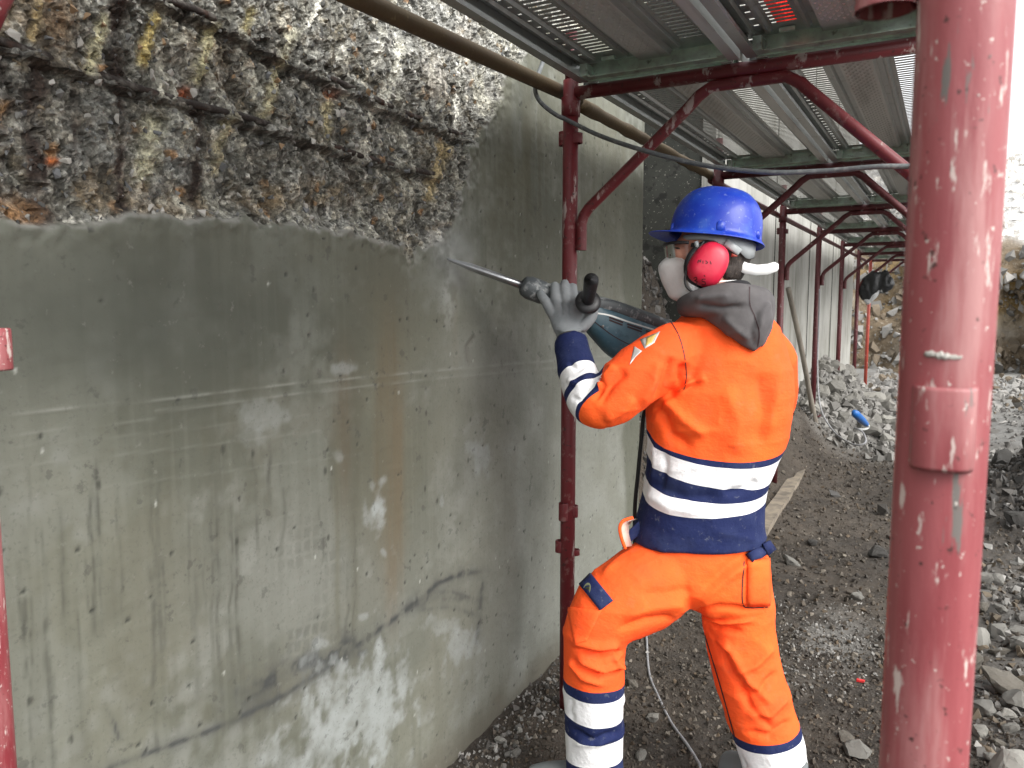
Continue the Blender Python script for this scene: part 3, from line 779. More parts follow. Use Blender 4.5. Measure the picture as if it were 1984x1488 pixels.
    # white lime patches with ragged edges
    for (x0, y0, sx, sy, a) in [(735, 985, 17, 52, 1), (715, 1000, 22, 30, .7), (690, 1370, 70, 95, 1), (735, 1330, 25, 70, .9), (640, 1440, 70, 55, .85), (782, 1300, 18, 55, .75), (560, 1470, 30, 40, .6), (890, 1245, 30, 32, .7), (935, 890, 16, 24, .8),
                                (915, 865, 14, 10, .6), (856, 970, 5, 18, .8), (742, 1070, 6, 12, .7), (655, 882, 14, 16, .45), (512, 800, 45, 30, .4), (480, 850, 25, 18, .35), (665, 715, 22, 10, .5), (630, 1248, 14, 10, .8), (700, 1195, 12, 10, .6), (850, 1210, 60, 18, .4), (720, 940, 10, 14, .6)]:
        q = ((u - x0) / sx) ** 2 + ((v - y0) / sy) ** 2
        e = np.exp(-q * .8) + 1.1 * (n3 - .5) + .9 * (n2 - .5) + .5 * (drip - .5)
        C = mix(C, (.47, .49, .50), .85 * a * sstep(.28, .75, e) * np.exp(-q * .25) * (.8 + .9 * (n3 - .5)))
    # soil splashed at the foot
    C = mix(C, (.16, .14, .11), sstep(.16, .02, Z + .10 * (n2 - .5)) * .8)
    # bug holes and specks
    h1, h2, hid = worley(Y * 26, Z * 26, seed=81)
    hole = (hid > .94) * sstep(.13, .06, h1 / (.5 + hid * .6)) * flat
    C = mix(C, (.035, .035, .03), hole * .9); Pd[..., 0] -= hole * .003 * front
    k1, k2, kid = worley(Y * 19 + 3, Z * 11, seed=85)
    C = mix(C, (.05, .05, .04), (kid > .965) * sstep(.14, .05, k1 * (.6 + n3)) * .8 * flat)
    C = mix(C, (.6, .6, .57), (kid < .05) * sstep(.07, .03, k1) * .9 * flat)
    q, t = seg_dist(u, v, [(917, 655), (905, 672), (908, 700)])
    C = mix(C, (.13, .11, .09), np.exp(-(q / 4) ** 2) * .9); Pd[..., 0] -= .004 * np.exp(-(q / 4) ** 2) * front
    C = mix(C, (.46, .46, .43), np.clip(lw * .75, 0, 1) * flat)
    C = mix(C, (.46, .46, .44), np.exp(-((u - 905) / 45) ** 2 - ((v - 690) / 70) ** 2) * .35)
    # ------------- the broken patch
    Rr = np.repeat(np.repeat(L3((.165, .165, .150)), nz, 0), ny, 1)
    fine1, fine2, fid = worley(Y * 150, Z * 150, seed=91)
    Rr = mix(Rr, (.30, .305, .30), sstep(.55, .95, c2id) * .75)
    Rr = mix(Rr, (.080, .074, .062), sstep(.35, .05, c2id) * .75)
    Rr = mix(Rr, (.26, .22, .155), sstep(.80, .9, c1id) * .5)
    Rr = mix(Rr, (.43, .425, .40), sstep(.85, .93, c3id) * .75)
    Rr = mix(Rr, (.05, .047, .04), sstep(.16, .08, c3id) * .7)
    Rr = mix(Rr, (.045, .042, .036), sstep(.10, .0, c2e) * .55)
    Rr = mix(Rr, (.40, .395, .375), sstep(.80, .95, fid) * .75)
    Rr = mix(Rr, (.055, .052, .045), sstep(.22, .05, fid) * .7)
    Rr = mix(Rr, (.21, .15, .085), sstep(.58, .72, n2) * .55)
    Rr = mix(Rr, (.09, .085, .065), sstep(.52, .70, n1) * .55)
    Rr = mix(Rr, (.05, .047, .04), sstep(.42, .22, fbm(Y * 26, Z * 26, o=4, seed=45, g=.6)) * .8)
    blue = np.exp(-((u - 200) / 70) ** 2 - ((v - 250) / 70) ** 2) + np.exp(-((u - 330) / 60) ** 2 - ((v - 330) / 70) ** 2) + .7 * np.exp(-((u - 430) / 80) ** 2 - ((v - 110) / 60) ** 2)
    Rr = mix(Rr, (.30, .315, .32), blue * .55 * sstep(.3, .55, n3))
    gap_light = sstep(480, 950, u) * sstep(330, 60, v)  # top right whitened: light falling through the deck gap, put into the colour
    Rr = mix(Rr, (.46, .465, .465), gap_light * .75 * sstep(.32, .58, n3 * .6 + n2 * .4))
    big = (gid > .80) * sstep(.42, .32, g1) * rough
    Rr = mix(Rr, (.42, .40, .35), big * .8 * (gid < .92)); Rr = mix(Rr, (.36, .20, .09), big * .75 * (gid >= .945))
    tool = fbm((Y + .45 * Z) * 26, Z * 4.0, o=3, seed=131)
    Rr = mix(Rr, (.42, .415, .37), sstep(.57, .68, tool) * .75 * sstep(.32, .55, n2))
    Rr = mix(Rr, (.06, .055, .045), sstep(.38, .30, tool) * .6)
    for (x0, y0, x1, y1, wd, c) in [(95, 0, 85, 70, 6, (.40, .32, .18)), (225, 30, 192, 130, 10, (.42, .40, .28)), (325, 25, 300, 115, 9, (.46, .38, .17)), (437, 50, 405, 150, 8, (.44, .41, .26)), (500, 20, 492, 50, 8, (.42, .38, .22)),
                                    (585, 60, 565, 110, 8, (.52, .51, .42)), (568, 115, 532, 220, 8, (.46, .43, .30)), (470, 230, 435, 330, 8, (.36, .33, .23)), (320, 240, 300, 330, 16, (.44, .43, .33)), (690, 80, 680, 110, 6, (.6, .6, .57)), (750, 80, 742, 130, 5, (.6, .6, .57)),
                                    (798, 80, 752, 215, 7, (.58, .58, .54)), (742, 215, 715, 310, 8, (.58, .57, .52)), (660, 200, 652, 260, 8, (.48, .43, .28)), (875, 280, 850, 380, 8, (.40, .33, .2)), (905, 110, 908, 250, 4, (.66, .66, .63)), (800, 0, 795, 40, 6, (.6, .6, .55)), (640, 0, 610, 50, 5, (.6, .6, .57)), (15, 300, 10, 340, 12, (.42, .42, .32))]:
        q, t = seg_dist(u + 12 * (n3 - .5), v, [(x0, y0), (x1, y1)])
        Rr = mix(Rr, c, np.exp(-(q / (wd * 1.15)) ** 2) * 1.25 * sstep(.22, .45, n3 + .1))
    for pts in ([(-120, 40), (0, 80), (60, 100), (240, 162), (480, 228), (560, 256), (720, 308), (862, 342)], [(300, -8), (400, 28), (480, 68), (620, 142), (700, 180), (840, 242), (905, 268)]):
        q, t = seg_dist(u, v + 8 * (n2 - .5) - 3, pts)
        Rr = mix(Rr, (.034, .029, .025), .75 * np.exp(-(q / 7) ** 2) * (.45 + .7 * sstep(.3, .6, n2)))  # shadow line under each bar ledge, painted into the colour
    for (x0, y0, x1, y1, wd, a) in [(90, 130, 95, 420, 20, 1.1), (245, 0, 250, 160, 13, 1.), (255, 190, 255, 400, 12, .9), (405, 220, 400, 420, 11, .85), (30, 120, 20, 400, 14, .6), (170, 150, 165, 300, 8, .5), (620, 270, 615, 400, 8, .4), (700, 320, 700, 440, 8, .4), (545, 60, 550, 120, 9, .6), (110, 250, 112, 430, 9, .6)]:
        q, t = seg_dist(u + 16 * (n2 - .5), v, [(x0, y0), (x1, y1)])
        Rr = mix(Rr, (.038, .026, .021), a * np.exp(-(q / wd) ** 2) * (.5 + sstep(.3, .6, n3)))
    for (x0, y0, sx, sy, c, a) in [(50, 410, 45, 30, (.26, .14, .06), .8), (128, 308, 10, 8, (.42, .13, .04), 1), (382, 180, 12, 14, (.30, .10, .05), 1), (130, 30, 40, 60, (.20, .13, .075), .6), (20, 210, 20, 20, (.3, .16, .06), .6), (530, 385, 40, 20, (.25, .17, .09), .5), (640, 370, 60, 25, (.24, .18, .11), .5), (665, 180, 12, 8, (.4, .12, .05), .9)]:
        Rr = mix(Rr, c, a * np.exp(-((u - x0) / sx) ** 2 - ((v - y0) / sy) ** 2) * 1.2 * sstep(.25, .5, n3))
    tipd = np.exp(-((u - 866) / 22) ** 2 - ((v - 492) / 18) ** 2) + .7 * np.exp(-((u - 868) / 14) ** 2 - ((v - 560) / 70) ** 2) + .6 * np.exp(-((u - 795) / 18) ** 2 - ((v - 505) / 16) ** 2)
    C = mix(C, (.62, .62, .60), tipd * .8 * sstep(.35, .6, n3))
    Rr = mix(Rr, (.62, .62, .60), np.exp(-((u - 862) / 24) ** 2 - ((v - 470) / 26) ** 2) * sstep(.35, .55, n3))
    C = C * np.array((.545, .56, .53))
    Rr = Rr * np.array((.84, .83, .78))
    C = C + (Rr - C) * rough[..., None]
    C = mix(C, (.28, .275, .26), np.exp(-((dm - .003) / .006) ** 2) * .45 * sstep(.35, .6, n3) * front)
    nf = np.arange(ny * nz).reshape(nz, ny)
    b = nf[:-1, :-1].ravel()
    Q = np.stack([b, b + 1, b + 1 + ny, b + ny], 1)
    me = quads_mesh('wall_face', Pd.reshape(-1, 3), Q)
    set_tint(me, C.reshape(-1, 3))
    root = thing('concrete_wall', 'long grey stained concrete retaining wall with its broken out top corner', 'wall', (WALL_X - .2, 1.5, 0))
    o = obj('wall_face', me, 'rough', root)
    me.materials.append(M['wall'])
    rf = (rough[:-1, :-1].ravel() < .5).astype(np.int32)
    me.polygons.foreach_set('material_index', rf)
    me.polygons.foreach_set('use_smooth', rf.astype(bool))
    core = MB().box((WALL_X - .27, .6, 1.9), (.17, Y_END - .6 - .012, 2.29))
    obj('wall_core', core.me(smooth=False), 'wall_plain', root)
    # rebars laid bare
    def on_face(u_, v_, out=0.): return ax(u_, v_, 0, WALL_X - .036 + out)
    bars = [[(-120, 40, 0), (0, 80, .006), (60, 100, .006), (150, 128, .004), (240, 162, .006), (360, 198, .004), (480, 228, .002), (560, 256, -.004)], [(600, 268, -.004), (720, 308, .004), (800, 328, .006), (862, 342, 0)],
            [(300, -8, .004), (360, 12, .008), (400, 28, .008), (455, 56, 0), (480, 70, -.012)], [(610, 138, -.004), (650, 156, .006), (700, 178, .006), (770, 212, .002), (840, 240, .006), (905, 266, -.004)]]
    for pts in bars:
        P3 = spline([on_face(*p) for p in pts], 16)
        rad = [.0068 + .0006 * (k % 2) for k in range(len(P3))]
        ob = obj('rebar', MB().tube(P3, rad, 10).me(), 'rebar', root)
    # aggregate
    r = np.random.default_rng(4)
    cand = np.argwhere((dm > .004) & front & (v > -60) & (u > -40))
    pick = cand[r.permutation(len(cand))[:2600]]
    big = 0; P_, S_, C_ = [], [], []
    pal = np.array([(.42, .42, .40), (.26, .265, .265), (.17, .17, .165), (.52, .51, .47), (.33, .26, .17), (.10, .10, .095), (.22, .22, .21)])
    for k, (a, b_) in enumerate(pick):
        p = Pd[a, b_]; near = math.exp(-(dm[a, b_] / .08) ** 2)
        s = .0024 + .0075 * r.random() ** 3.5
        P_.append(p - np.array((.001, 0, 0))); S_.append(s); C_.append(pal[int(r.integers(len(pal)))] * r.uniform(.35, .8))
    me2 = scatter_mesh('aggregate', P_, S_, C_, PEBBLES, r)
    tag(obj('aggregate', me2, 'stone', root), None, None, kind='stuff')
    cand = np.argwhere((dm > .006) & (dm < .35) & front & (v > 0) & (u > 0))
    pick = cand[r.permutation(len(cand))[:150]]
    ms = ['agg_pale', 'agg_grey', 'agg_pale', 'agg_tan', 'agg_grey']
    known = [(100, 160, .006), (190, 160, .009), (290, 405, .010), (310, 410, .010), (390, 412, .012), (125, 310, .011), (375, 180, .010), (620, 240, .009), (660, 220, .012), (680, 445, .009), (720, 440, .008), (590, 400, .010), (560, 250, .008), (330, 140, .009), (295, 145, .011), (985, 175, .010)]
    lst = [(Pd[a, b_], .005 + .007 * r.random() ** 2) for a, b_ in pick] + [(ax(u_, v_, 0, WALL_X - .018), s) for u_, v_, s in known]
    cache = {}
    for k, (p, s) in enumerate(lst):
        key = (k % len(PEBBLES), ms[k % 5] if k < 150 else 'agg_pale')
        if key not in cache:
            c = PEBBLES[key[0]].copy(); c.materials.clear(); c.materials.append(M[key[1]]); cache[key] = c
        ob = bpy.data.objects.new('aggregate_stone', cache[key]); COL.objects.link(ob)
        ob.parent = root
        ob.matrix_parent_inverse = Matrix.Translation(-root.location)
        ob.location = Vector([float(c) for c in p]) + Vector((.002, 0, 0))
        ob.rotation_euler = [float(c) for c in r.uniform(0, 6, 3)]; ob.scale = (s, s * 1.2, s)
build_wall()

def build_far_wall():
    root = thing('far_concrete_wall', 'pale concrete wall block receding along the scaffold behind the worker', 'wall', (WALL_X - .3, 8.6, 0))
    y0, y1 = 4.74, 12.6
    m = MB().box((WALL_X - .26, (y0 + y1) / 2 + .03, 1.9), (.26, (y1 - y0) / 2 - .03, 2.3))
    o = obj('wall_body', m.me(smooth=False), 'wall_plain', root)
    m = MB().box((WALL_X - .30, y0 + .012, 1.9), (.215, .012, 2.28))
    obj('dark_end_face', m.me(smooth=False), 'wall_dark', root)
    m = MB().box((WALL_X - .040, y0 + .010, 1.9), (.040, .022, 2.29))
    obj('corner_strip', m.me(smooth=False), 'wall_plain', root)
    for y in (6.6, 8.4, 10.2):
        obj('joint_strip', MB().box((WALL_X + .002, y, 1.95), (.0035, .006, 2.2)).me(smooth=False), 'wall_dark', root)
    # earth held behind the gap
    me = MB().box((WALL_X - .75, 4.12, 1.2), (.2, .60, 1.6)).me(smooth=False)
    tag(obj('backfill_earth', me, 'wall_dark'), 'dark earth face at the back of the gap between the wall blocks', 'earth')
build_far_wall()

# ------------------------------------------------------------------ scaffold frames
Y0, Y1, BAY = .518, 2.295, 1.8
XI, XO, ZT = -1.066, 0., 2.034
FRAMES = [Y0] + [Y1 + BAY * k for k in range(7)]
def bush(root, c, dirv, mt, r=.026, w=.026, h=.022, out=.016):
    # half round wedge pocket welded on the post, on the side dirv; rounded lip, open mouth
    d = np.array(dirv, float); d /= np.linalg.norm(d); s = np.array((-d[1], d[0], 0.))
    n = 20; V = []; Fs = []; m = n + 1
    prof = [(-h * .94, .90), (-h, .97), (-h * .9, 1.), (h * .9, 1.), (h, .97), (h * .97, .86), (h * .5, .80), (-h * .94, .78)]
    for z, k_ in prof:
        for k in range(m):
            a = math.pi * k / n; e = 2 / 2.6
            V.append(np.array(c) + d * (r * .62 + (out + r * .34) * k_ * math.sin(a) ** e) + s * (math.copysign(abs(math.cos(a)) ** e, math.cos(a)) * w * .62 * k_) + np.array((0, 0, z)))
    for q in range(len(prof)):
        q2 = (q + 1) % len(prof)
        for k in range(n): Fs.append((q * m + k, q * m + k + 1, q2 * m + k + 1, q2 * m + k))
    obj('wedge_pocket', mesh_from('wedge_pocket', V, Fs), mt, root)
def build_frames():
    names = ['nearest red scaffold frame with the thick chipped post at the right edge', 'red scaffold frame whose inner post stands behind the worker\'s gloved hand',
             'red scaffold frame standing right behind the blue helmet', 'third red scaffold frame along the far wall, behind the worker\'s hood', 'fourth red scaffold frame along the far wall, with cable hanging beside its post',
             'fifth red scaffold frame along the far wall, before the rubble heap end', 'sixth scaffold frame, its worn post patched with grey plaster', 'farthest scaffold frame with a bright orange post by the black bag']
    for i, y in enumerate(FRAMES):
        root = thing('scaffold_frame', names[i], 'scaffold frame', (XI / 2, y, 0), 'scaffold frames along the wall')
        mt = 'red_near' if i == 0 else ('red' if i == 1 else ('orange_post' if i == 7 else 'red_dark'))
        zi = float(gz(XI, y)) - .03; zo = float(gz(XO, y)) - .03
        if i == 5: zi -= .1
        lean = .004 if i in (3, 6) else 0
        for nm, x, zb in (('inner_post', XI, zi), ('outer_post', XO, zo)):
            m = MB(); m.tube([(x, y, zb), (x + lean, y, 1.0), (x, y, 2.075)], .02415, 28 if i < 2 else 16)
            po = obj(nm, m.me(), mt, root)
            if i == 0: po.modifiers.new('e', 'EDGE_SPLIT')
            obj('spigot', MB().tube([(x, y, 2.07), (x, y, 2.22)], .019, 14).me(), 'red_dark', po)
            obj('base_plate', MB().box((x, y, zb + .004), (.07, .07, .004)).me(smooth=False), 'red_dark', po)
            if i < 4:
                if nm == 'inner_post':
                    for z, dv, kw in ((1.90, (-1, .12, 0), {}), (1.896, (1, -.1, 0), dict(h=.016)), (.703, (-.25, -1, 0), dict(h=.03, out=.012)), (.703, (1, .1, 0), dict(h=.02, w=.018, out=.010)),
                                      (.58, (-1, -.3, 0), dict(h=.02)), (.56, (.8, .6, 0), dict(h=.010, w=.02))): bush(po, (x, y, z), dv, mt, **kw)
                    if i == 0: bush(po, (x, y, 1.325), (1, .4, 0), mt, h=.026, w=.04, out=.032)
                else:
                    for z in (1.312, .45): bush(po, (x, y, z), (.02, -1, 0), mt, w=.0265, h=.0235, out=.0085)
                if nm == 'inner_post':
                    m = MB(); m.tube([(x, y, 1.965), (x, y, 2.022)], [.0295, .0295], 20)
                    obj('sleeve', m.me(), mt, po)
        m = MB(); m.tube([(XI + .02, y, ZT), (XO - .02, y, ZT)], .0205, 16)
        obj('transverse', m.me(), mt if i != 7 else 'red_dark', root)
        zc = ZT - .034
        pts = [(XI + .0405, y, 1.55), (XI + .0405, y, 1.632), (XI + .047, y, 1.656), (XI + .063, y, 1.678), (-.690, y, zc - .052), (-.660, y, zc - .022), (-.622, y, zc), (-.42, y, zc), (-.382, y, zc - .022), (-.352, y, zc - .052), (-.065, y, 1.678), (-.047, y, 1.656), (-.0405, y, 1.632), (-.0405, y, 1.55)]
        m = MB(); V, Fs = tube([p for p in pts], .0168, 16, cap=False, side=(0, 1, 0)); m.add(V, Fs)
        V, Fs = tube(pts, .0142, 16, cap=False, side=(0, 1, 0)); m.add(V, [f[::-1] for f in Fs])
        br = obj('knee_brace', m.me(), mt if i != 7 else 'red_dark', root)
    # plaster crust stuck on the near post above its pocket
    po = bpy.data.objects['outer_post']; mb = MB(); c0 = ax(1828, 690, 1, Y0 - .0240)
    mb.add(*ellipsoid(c0, ((.0062, 0, -.0010), (0, .0016, 0), (0, 0, .0022)), 14, 8)); mb.add(*ellipsoid(c0 + np.array((.005, .001, -.001)), ((.0045, 0, .001), (0, .0016, 0), (0, 0, .0018)), 12, 8)); mb.add(*ellipsoid(c0 + np.array((-.006, .001, .001)), ((.004, 0, 0), (0, .002, 0), (0, 0, .002)), 12, 8))
    me = remesh(mb, .0008, 1); C = get_co(me); n = get_no(me); C = C + n * ((fbm(C[:, 0] * 900, C[:, 1] * 900, C[:, 2] * 900, o=3, seed=3) - .5) * .0034)[:, None]; set_co(me, C)
    obj('plaster_crust', me, 'agg_pale', po)
build_frames()

# ------------------------------------------------------------------ deck planks
def plank_meshes(length):
    hw = .244; zb = 2.058; zt = 2.112
    out = {}
    # perforated sheet, real slots
    def sheet():
        xs, kinds = [], []
        cols = [(-hw, 'm'), (-.207, 'd'), (-.194, 'm'), (-.162, 's'), (-.100, 'm'), (-.052, 'e'), (.052, 'm'), (.100, 's'), (.162, 'm'), (.194, 'd'), (.207, 'm'), (hw, None)]
        pitch = .0265; n = int((length - .16) / pitch); y_ = [0, .08]
        for k in range(n):
            y_ += [.08 + k * pitch + .0192, .08 + (k + 1) * pitch]
        y_.append(length)
        mb = MB()
        for c in range(len(cols) - 1):
            x0, k0 = cols[c]; x1 = cols[c + 1][0]
            if k0 in ('m', 'e'):
                if k0 == 'm': mb.add([(x0, 0, zt), (x1, 0, zt), (x1, length, zt), (x0, length, zt)], [(0, 1, 2, 3)])
                continue
            step = 1 if k0 == 's' else 2
            for r in range(len(y_) - 1):
                ya, yb = y_[r], y_[r + 1]
                solid = (r % 2 == 1) or r == 0 or r == len(y_) - 2
                if k0 == 'd' and (r // 2) % 2: solid = True
                if solid or r == 0: mb.add([(x0, ya, zt), (x1, ya, zt), (x1, yb, zt), (x0, yb, zt)], [(0, 1, 2, 3)])
        for xr in (-.222, -.180, -.078, .078, .180, .222):
            mb.add([(xr - .009, .05, zt - .0004), (xr - .004, .05, zt - .009), (xr + .004, .05, zt - .009), (xr + .009, .05, zt - .0004), (xr - .009, length - .05, zt - .0004), (xr - .004, length - .05, zt - .009), (xr + .004, length - .05, zt - .009), (xr + .009, length - .05, zt - .0004)], [(0, 1, 5, 4), (1, 2, 6, 5), (2, 3, 7, 6)])
        return mb.me(smooth=False)
    out['slotted_sheet'] = (sheet(), 'zinc')
    # embossed centre rib with rows of small studs
    mb = MB(); d = .016
    prof = [(-.052, zt), (-.046, zt - d), (.046, zt - d), (.052, zt)]
    for a, b in zip(prof[:-1], prof[1:]): mb.add([(a[0], 0, a[1]), (b[0], 0, b[1]), (b[0], length, b[1]), (a[0], length, a[1])], [(0, 1, 2, 3)])
    k = 0; y = .09
    while y < length - .09:
        for x in (-.030, -.010, .010, .030):
            xx = x + (.005 if k % 2 else -.005)
            mb.add([(xx - .005, y - .005, zt - d - .0005), (xx + .005, y - .005, zt - d - .0005), (xx + .005, y + .005, zt - d - .0005), (xx - .005, y + .005, zt - d - .0005), (xx, y, zt - d - .004)],
                   [(0, 1, 4), (1, 2, 4), (2, 3, 4), (3, 0, 4)])
        y += .02; k += 1
    out['centre_rib'] = (mb.me(smooth=False), 'zinc_dull')
    def rail(s):
        mb = MB(); t = .002
        prof = [(s * hw, zt + .001), (s * hw, zb), (s * (hw - .030), zb), (s * (hw - .030), zb + .012), (s * (hw - .0275), zb + .012), (s * (hw - .0275), zb + .0025), (s * (hw - .0025), zb + .0025), (s * (hw - .0025), zt - .001)]
        for a, b in zip(prof[:-1], prof[1:]): mb.add([(a[0], .012, a[1]), (b[0], .012, b[1]), (b[0], length - .012, b[1]), (a[0], length - .012, a[1])], [(0, 1, 2, 3)])
        return mb.me(smooth=False)
    out['side_rail'] = (rail(-1), 'zinc'); out['side_rail.b'] = (rail(1), 'zinc_dull')
    def end(y, s):
        mb = MB()
        mb.box((0, y + s * .003, (zb + zt) / 2 - .002), (hw - .032, .0025, .026))
        mb.box((0, y + s * .022, zb + .004), (hw - .032, .018, .0018))
        for x in (-.205, .205):
            mb.box((x, y + s * .03, zb + .02), (.012, .028, .018))
        mb.box((.02, y + s * .045, zt - .008), (.025, .008, .006)); mb.box((-.13, y + s * .045, zt - .008), (.02, .006, .005))
        return mb.me(smooth=False)
    out['end_cap'] = (end(.012, 1), 'green_zinc'); out['end_cap.b'] = (end(length - .012, -1), 'green_zinc')
    c = 0
    for x in (-.205, .205):
        for y, s in ((.059, 1), (length - .059, -1)):
            out['hole_disc.%d' % c] = (MB().tube([(x, y, zb + .02), (x, y + s * .0015, zb + .02)], .011, 12).me(), 'hole')  # black disc painting the shade inside an open hole
            mb = MB(); y2 = 0 if s == 1 else length
            mb.box((x, y2, zb + .028), (.014, .020, .005)).box((x, y2 - s * .014, zb + .012), (.014, .004, .0155))
            out['hook.%d' % c] = (mb.me(smooth=False), 'zinc_dull'); c += 1
    return out
def build_decks():
    cache = {}
    ords = ['nearest', 'second', 'third', 'fourth', 'fifth', 'sixth', 'farthest']
    for i in range(7):
        ya, yb = FRAMES[i] + .004, FRAMES[i + 1] - .004
        L = round(yb - ya, 3)
        if L not in cache: cache[L] = plank_meshes(L)
        for j, x in enumerate((XI / 2 - .2535, XI / 2 + .2535)):
            side = ('wall side', 'outer side')[j]
            root = thing('deck_plank', f'{ords[i]} slotted steel deck plank overhead, on the {side} of the walkway', 'deck plank', (x, ya, 0), 'steel deck planks')
            for nm, (me, mt) in cache[L].items():
                o = bpy.data.objects.new(nm.split('.')[0], me); COL.objects.link(o)
                if not me.materials: me.materials.append(M[mt])
                o.parent = root
    TX, TY = [float(c) for c in ax(1520, 30, 2, 2.112)[:2]]
    # things lying on the near deck, glimpsed through its slots
    for (x, y, nm, mt, lab) in ((TX, TY, 'red_sheet', 'sheet_red', 'red tarpaulin glimpsed through the slots of the deck overhead'), (TX + .055, TY - .04, 'blue_sheet', 'sheet_blue', 'blue tarpaulin glimpsed beside the red one through the deck slots')):
        mb = MB(); g = 14
        for a in range(g):
            for b in range(g):
                mb.V.append((x + (a / (g - 1) - .5) * (.06 if 'red' in nm else .05), y + (b / (g - 1) - .5) * .30, 2.117 + .02 * abs(math.sin(a * 1.3) * math.sin(b * .9)) + (.09 if 0 < a < g - 1 and 0 < b < g - 1 else 0) * .35))
        for a in range(g - 1):
            for b in range(g - 1): mb.F.append((a * g + b, (a + 1) * g + b, (a + 1) * g + b + 1, a * g + b + 1))
        tag(obj(nm, mb.me(), mt), lab, 'tarpaulin')
build_decks()

# ------------------------------------------------------------------ rails along the wall side
def build_rails():
    def rail(pts, r, lab, mt, wob=0):
        P = spline(pts, 8)
        rad = [r + wob * (.5 + .5 * math.sin(k * 2.3) * math.cos(k * 1.1)) for k in range(len(P))]
        tag(obj('guard_rail', MB().tube(P, rad, 16).me(), mt), lab, 'tube', 'tubes on the wall side of the scaffold')
    a, b = ax(690, -4, 0, -1.115), ax(1100, 184, 0, -1.115)
    a0 = a + (a - b) * .9
    rail([a0, a, b, b + (b - a) * .02], .0215, 'ochre rusty tube overhead between wall and scaffold, above the broken concrete', 'rust_tube')
    c, d = ax(1126, 204, 0, -1.115), ax(1395, 350, 0, -1.115)
    rail([c, (c * 2 + d) / 3, (c + 2 * d) / 3, d], .019, 'mud crusted tube leading on from the hand\'s post to the helmet\'s post', 'rust_tube', .007)
    p = Y1 + BAY
    rail([(-1.112, p + .03, 2.02), (-1.112, p + BAY * 2, 2.02), (-1.112, p + BAY * 5, 2.02)], .019, 'thin dark tube running along the far posts under the deck', 'red_dark')
build_rails()

# ------------------------------------------------------------------ hoses, cables
def cable(name, pts, r, mt, lab, cat='cable', k=10):
    return tag(obj(name, MB().tube(spline(pts, k), r, 10).me(), mt), lab, cat)
def build_cables():
    pts = [(1052, 120, 2.46), (1037, 165, 2.40), (1045, 195, 2.36), (1075, 221, 2.38), (1102, 234, 2.42), (1160, 262, 2.36), (1235, 288, 2.25), (1330, 313, 2.2), (1410, 327, 2.15), (1500, 334, 2.1), (1600, 331, 2.06), (1700, 323, 2.0), (1770, 322, 1.97), (1812, 318, 1.95)]
    cable('hanging_hose', [at(*p) for p in pts], .0068, 'hose', 'grey hose slung from the wall side tube across the knee brace to the right', 'hose')
    g = lambda u, v, h=.006: (lambda p: np.array((p[0], p[1], float(gz(p[0], p[1])) + h)))(ax(u, v, 2, .0))
    pts = [g(1254, 1215), g(1253, 1250), g(1258, 1300), g(1275, 1345), g(1300, 1390), g(1330, 1435), g(1350, 1462), g(1356, 1482), g(1345, 1540), g(1300, 1600)]
    pts = [ax(1258, 1165, 1, 3.1) * 1.0] + pts
    pts[0] = pts[1] + np.array((0, .3, .02))
    cable('ground_cable', pts, .0048, 'grey_cable', 'grey cable curving over the gravel between the worker\'s legs')
    pts = [ax(1588, 560, 0, -1.03), ax(1586, 640, 0, -1.03), ax(1584, 720, 0, -1.0), ax(1590, 790, 0, -.93), ax(1615, 835, 0, -.8), ax(1650, 860, 0, -.62), ax(1676, 858, 0, -.52), ax(1672, 838, 0, -.55), ax(1655, 829, 0, -.62)]
    cable('dangling_cable', pts, .007, 'grey_cable', 'thin pale cable dangling beside a far post and looping on the rubble heap')
    p = ax(1668, 812, 0, -.56)
    root = thing('blue_plug', 'blue plug lying on the grey rubble heap', 'plug', p)
    d = ax(1678, 822, 0, -.54) - p
    q = p - d * 1.2
    obj('plug_body', MB().tube([q, q + d * .3, p + d * .2, p + d * .6, p + d * 1.0, p + d * 1.15], [.020, .030, .030, .024, .022, .012], 14).me(), 'blue_plug', root)
    obj('plug_lead', MB().tube(spline([p + d * 1.1, ax(1683, 826, 0, -.53), ax(1677, 831, 0, -.55), ax(1662, 832, 0, -.6)], 8), .011, 10).me(), 'white_cable', root)
build_cables()

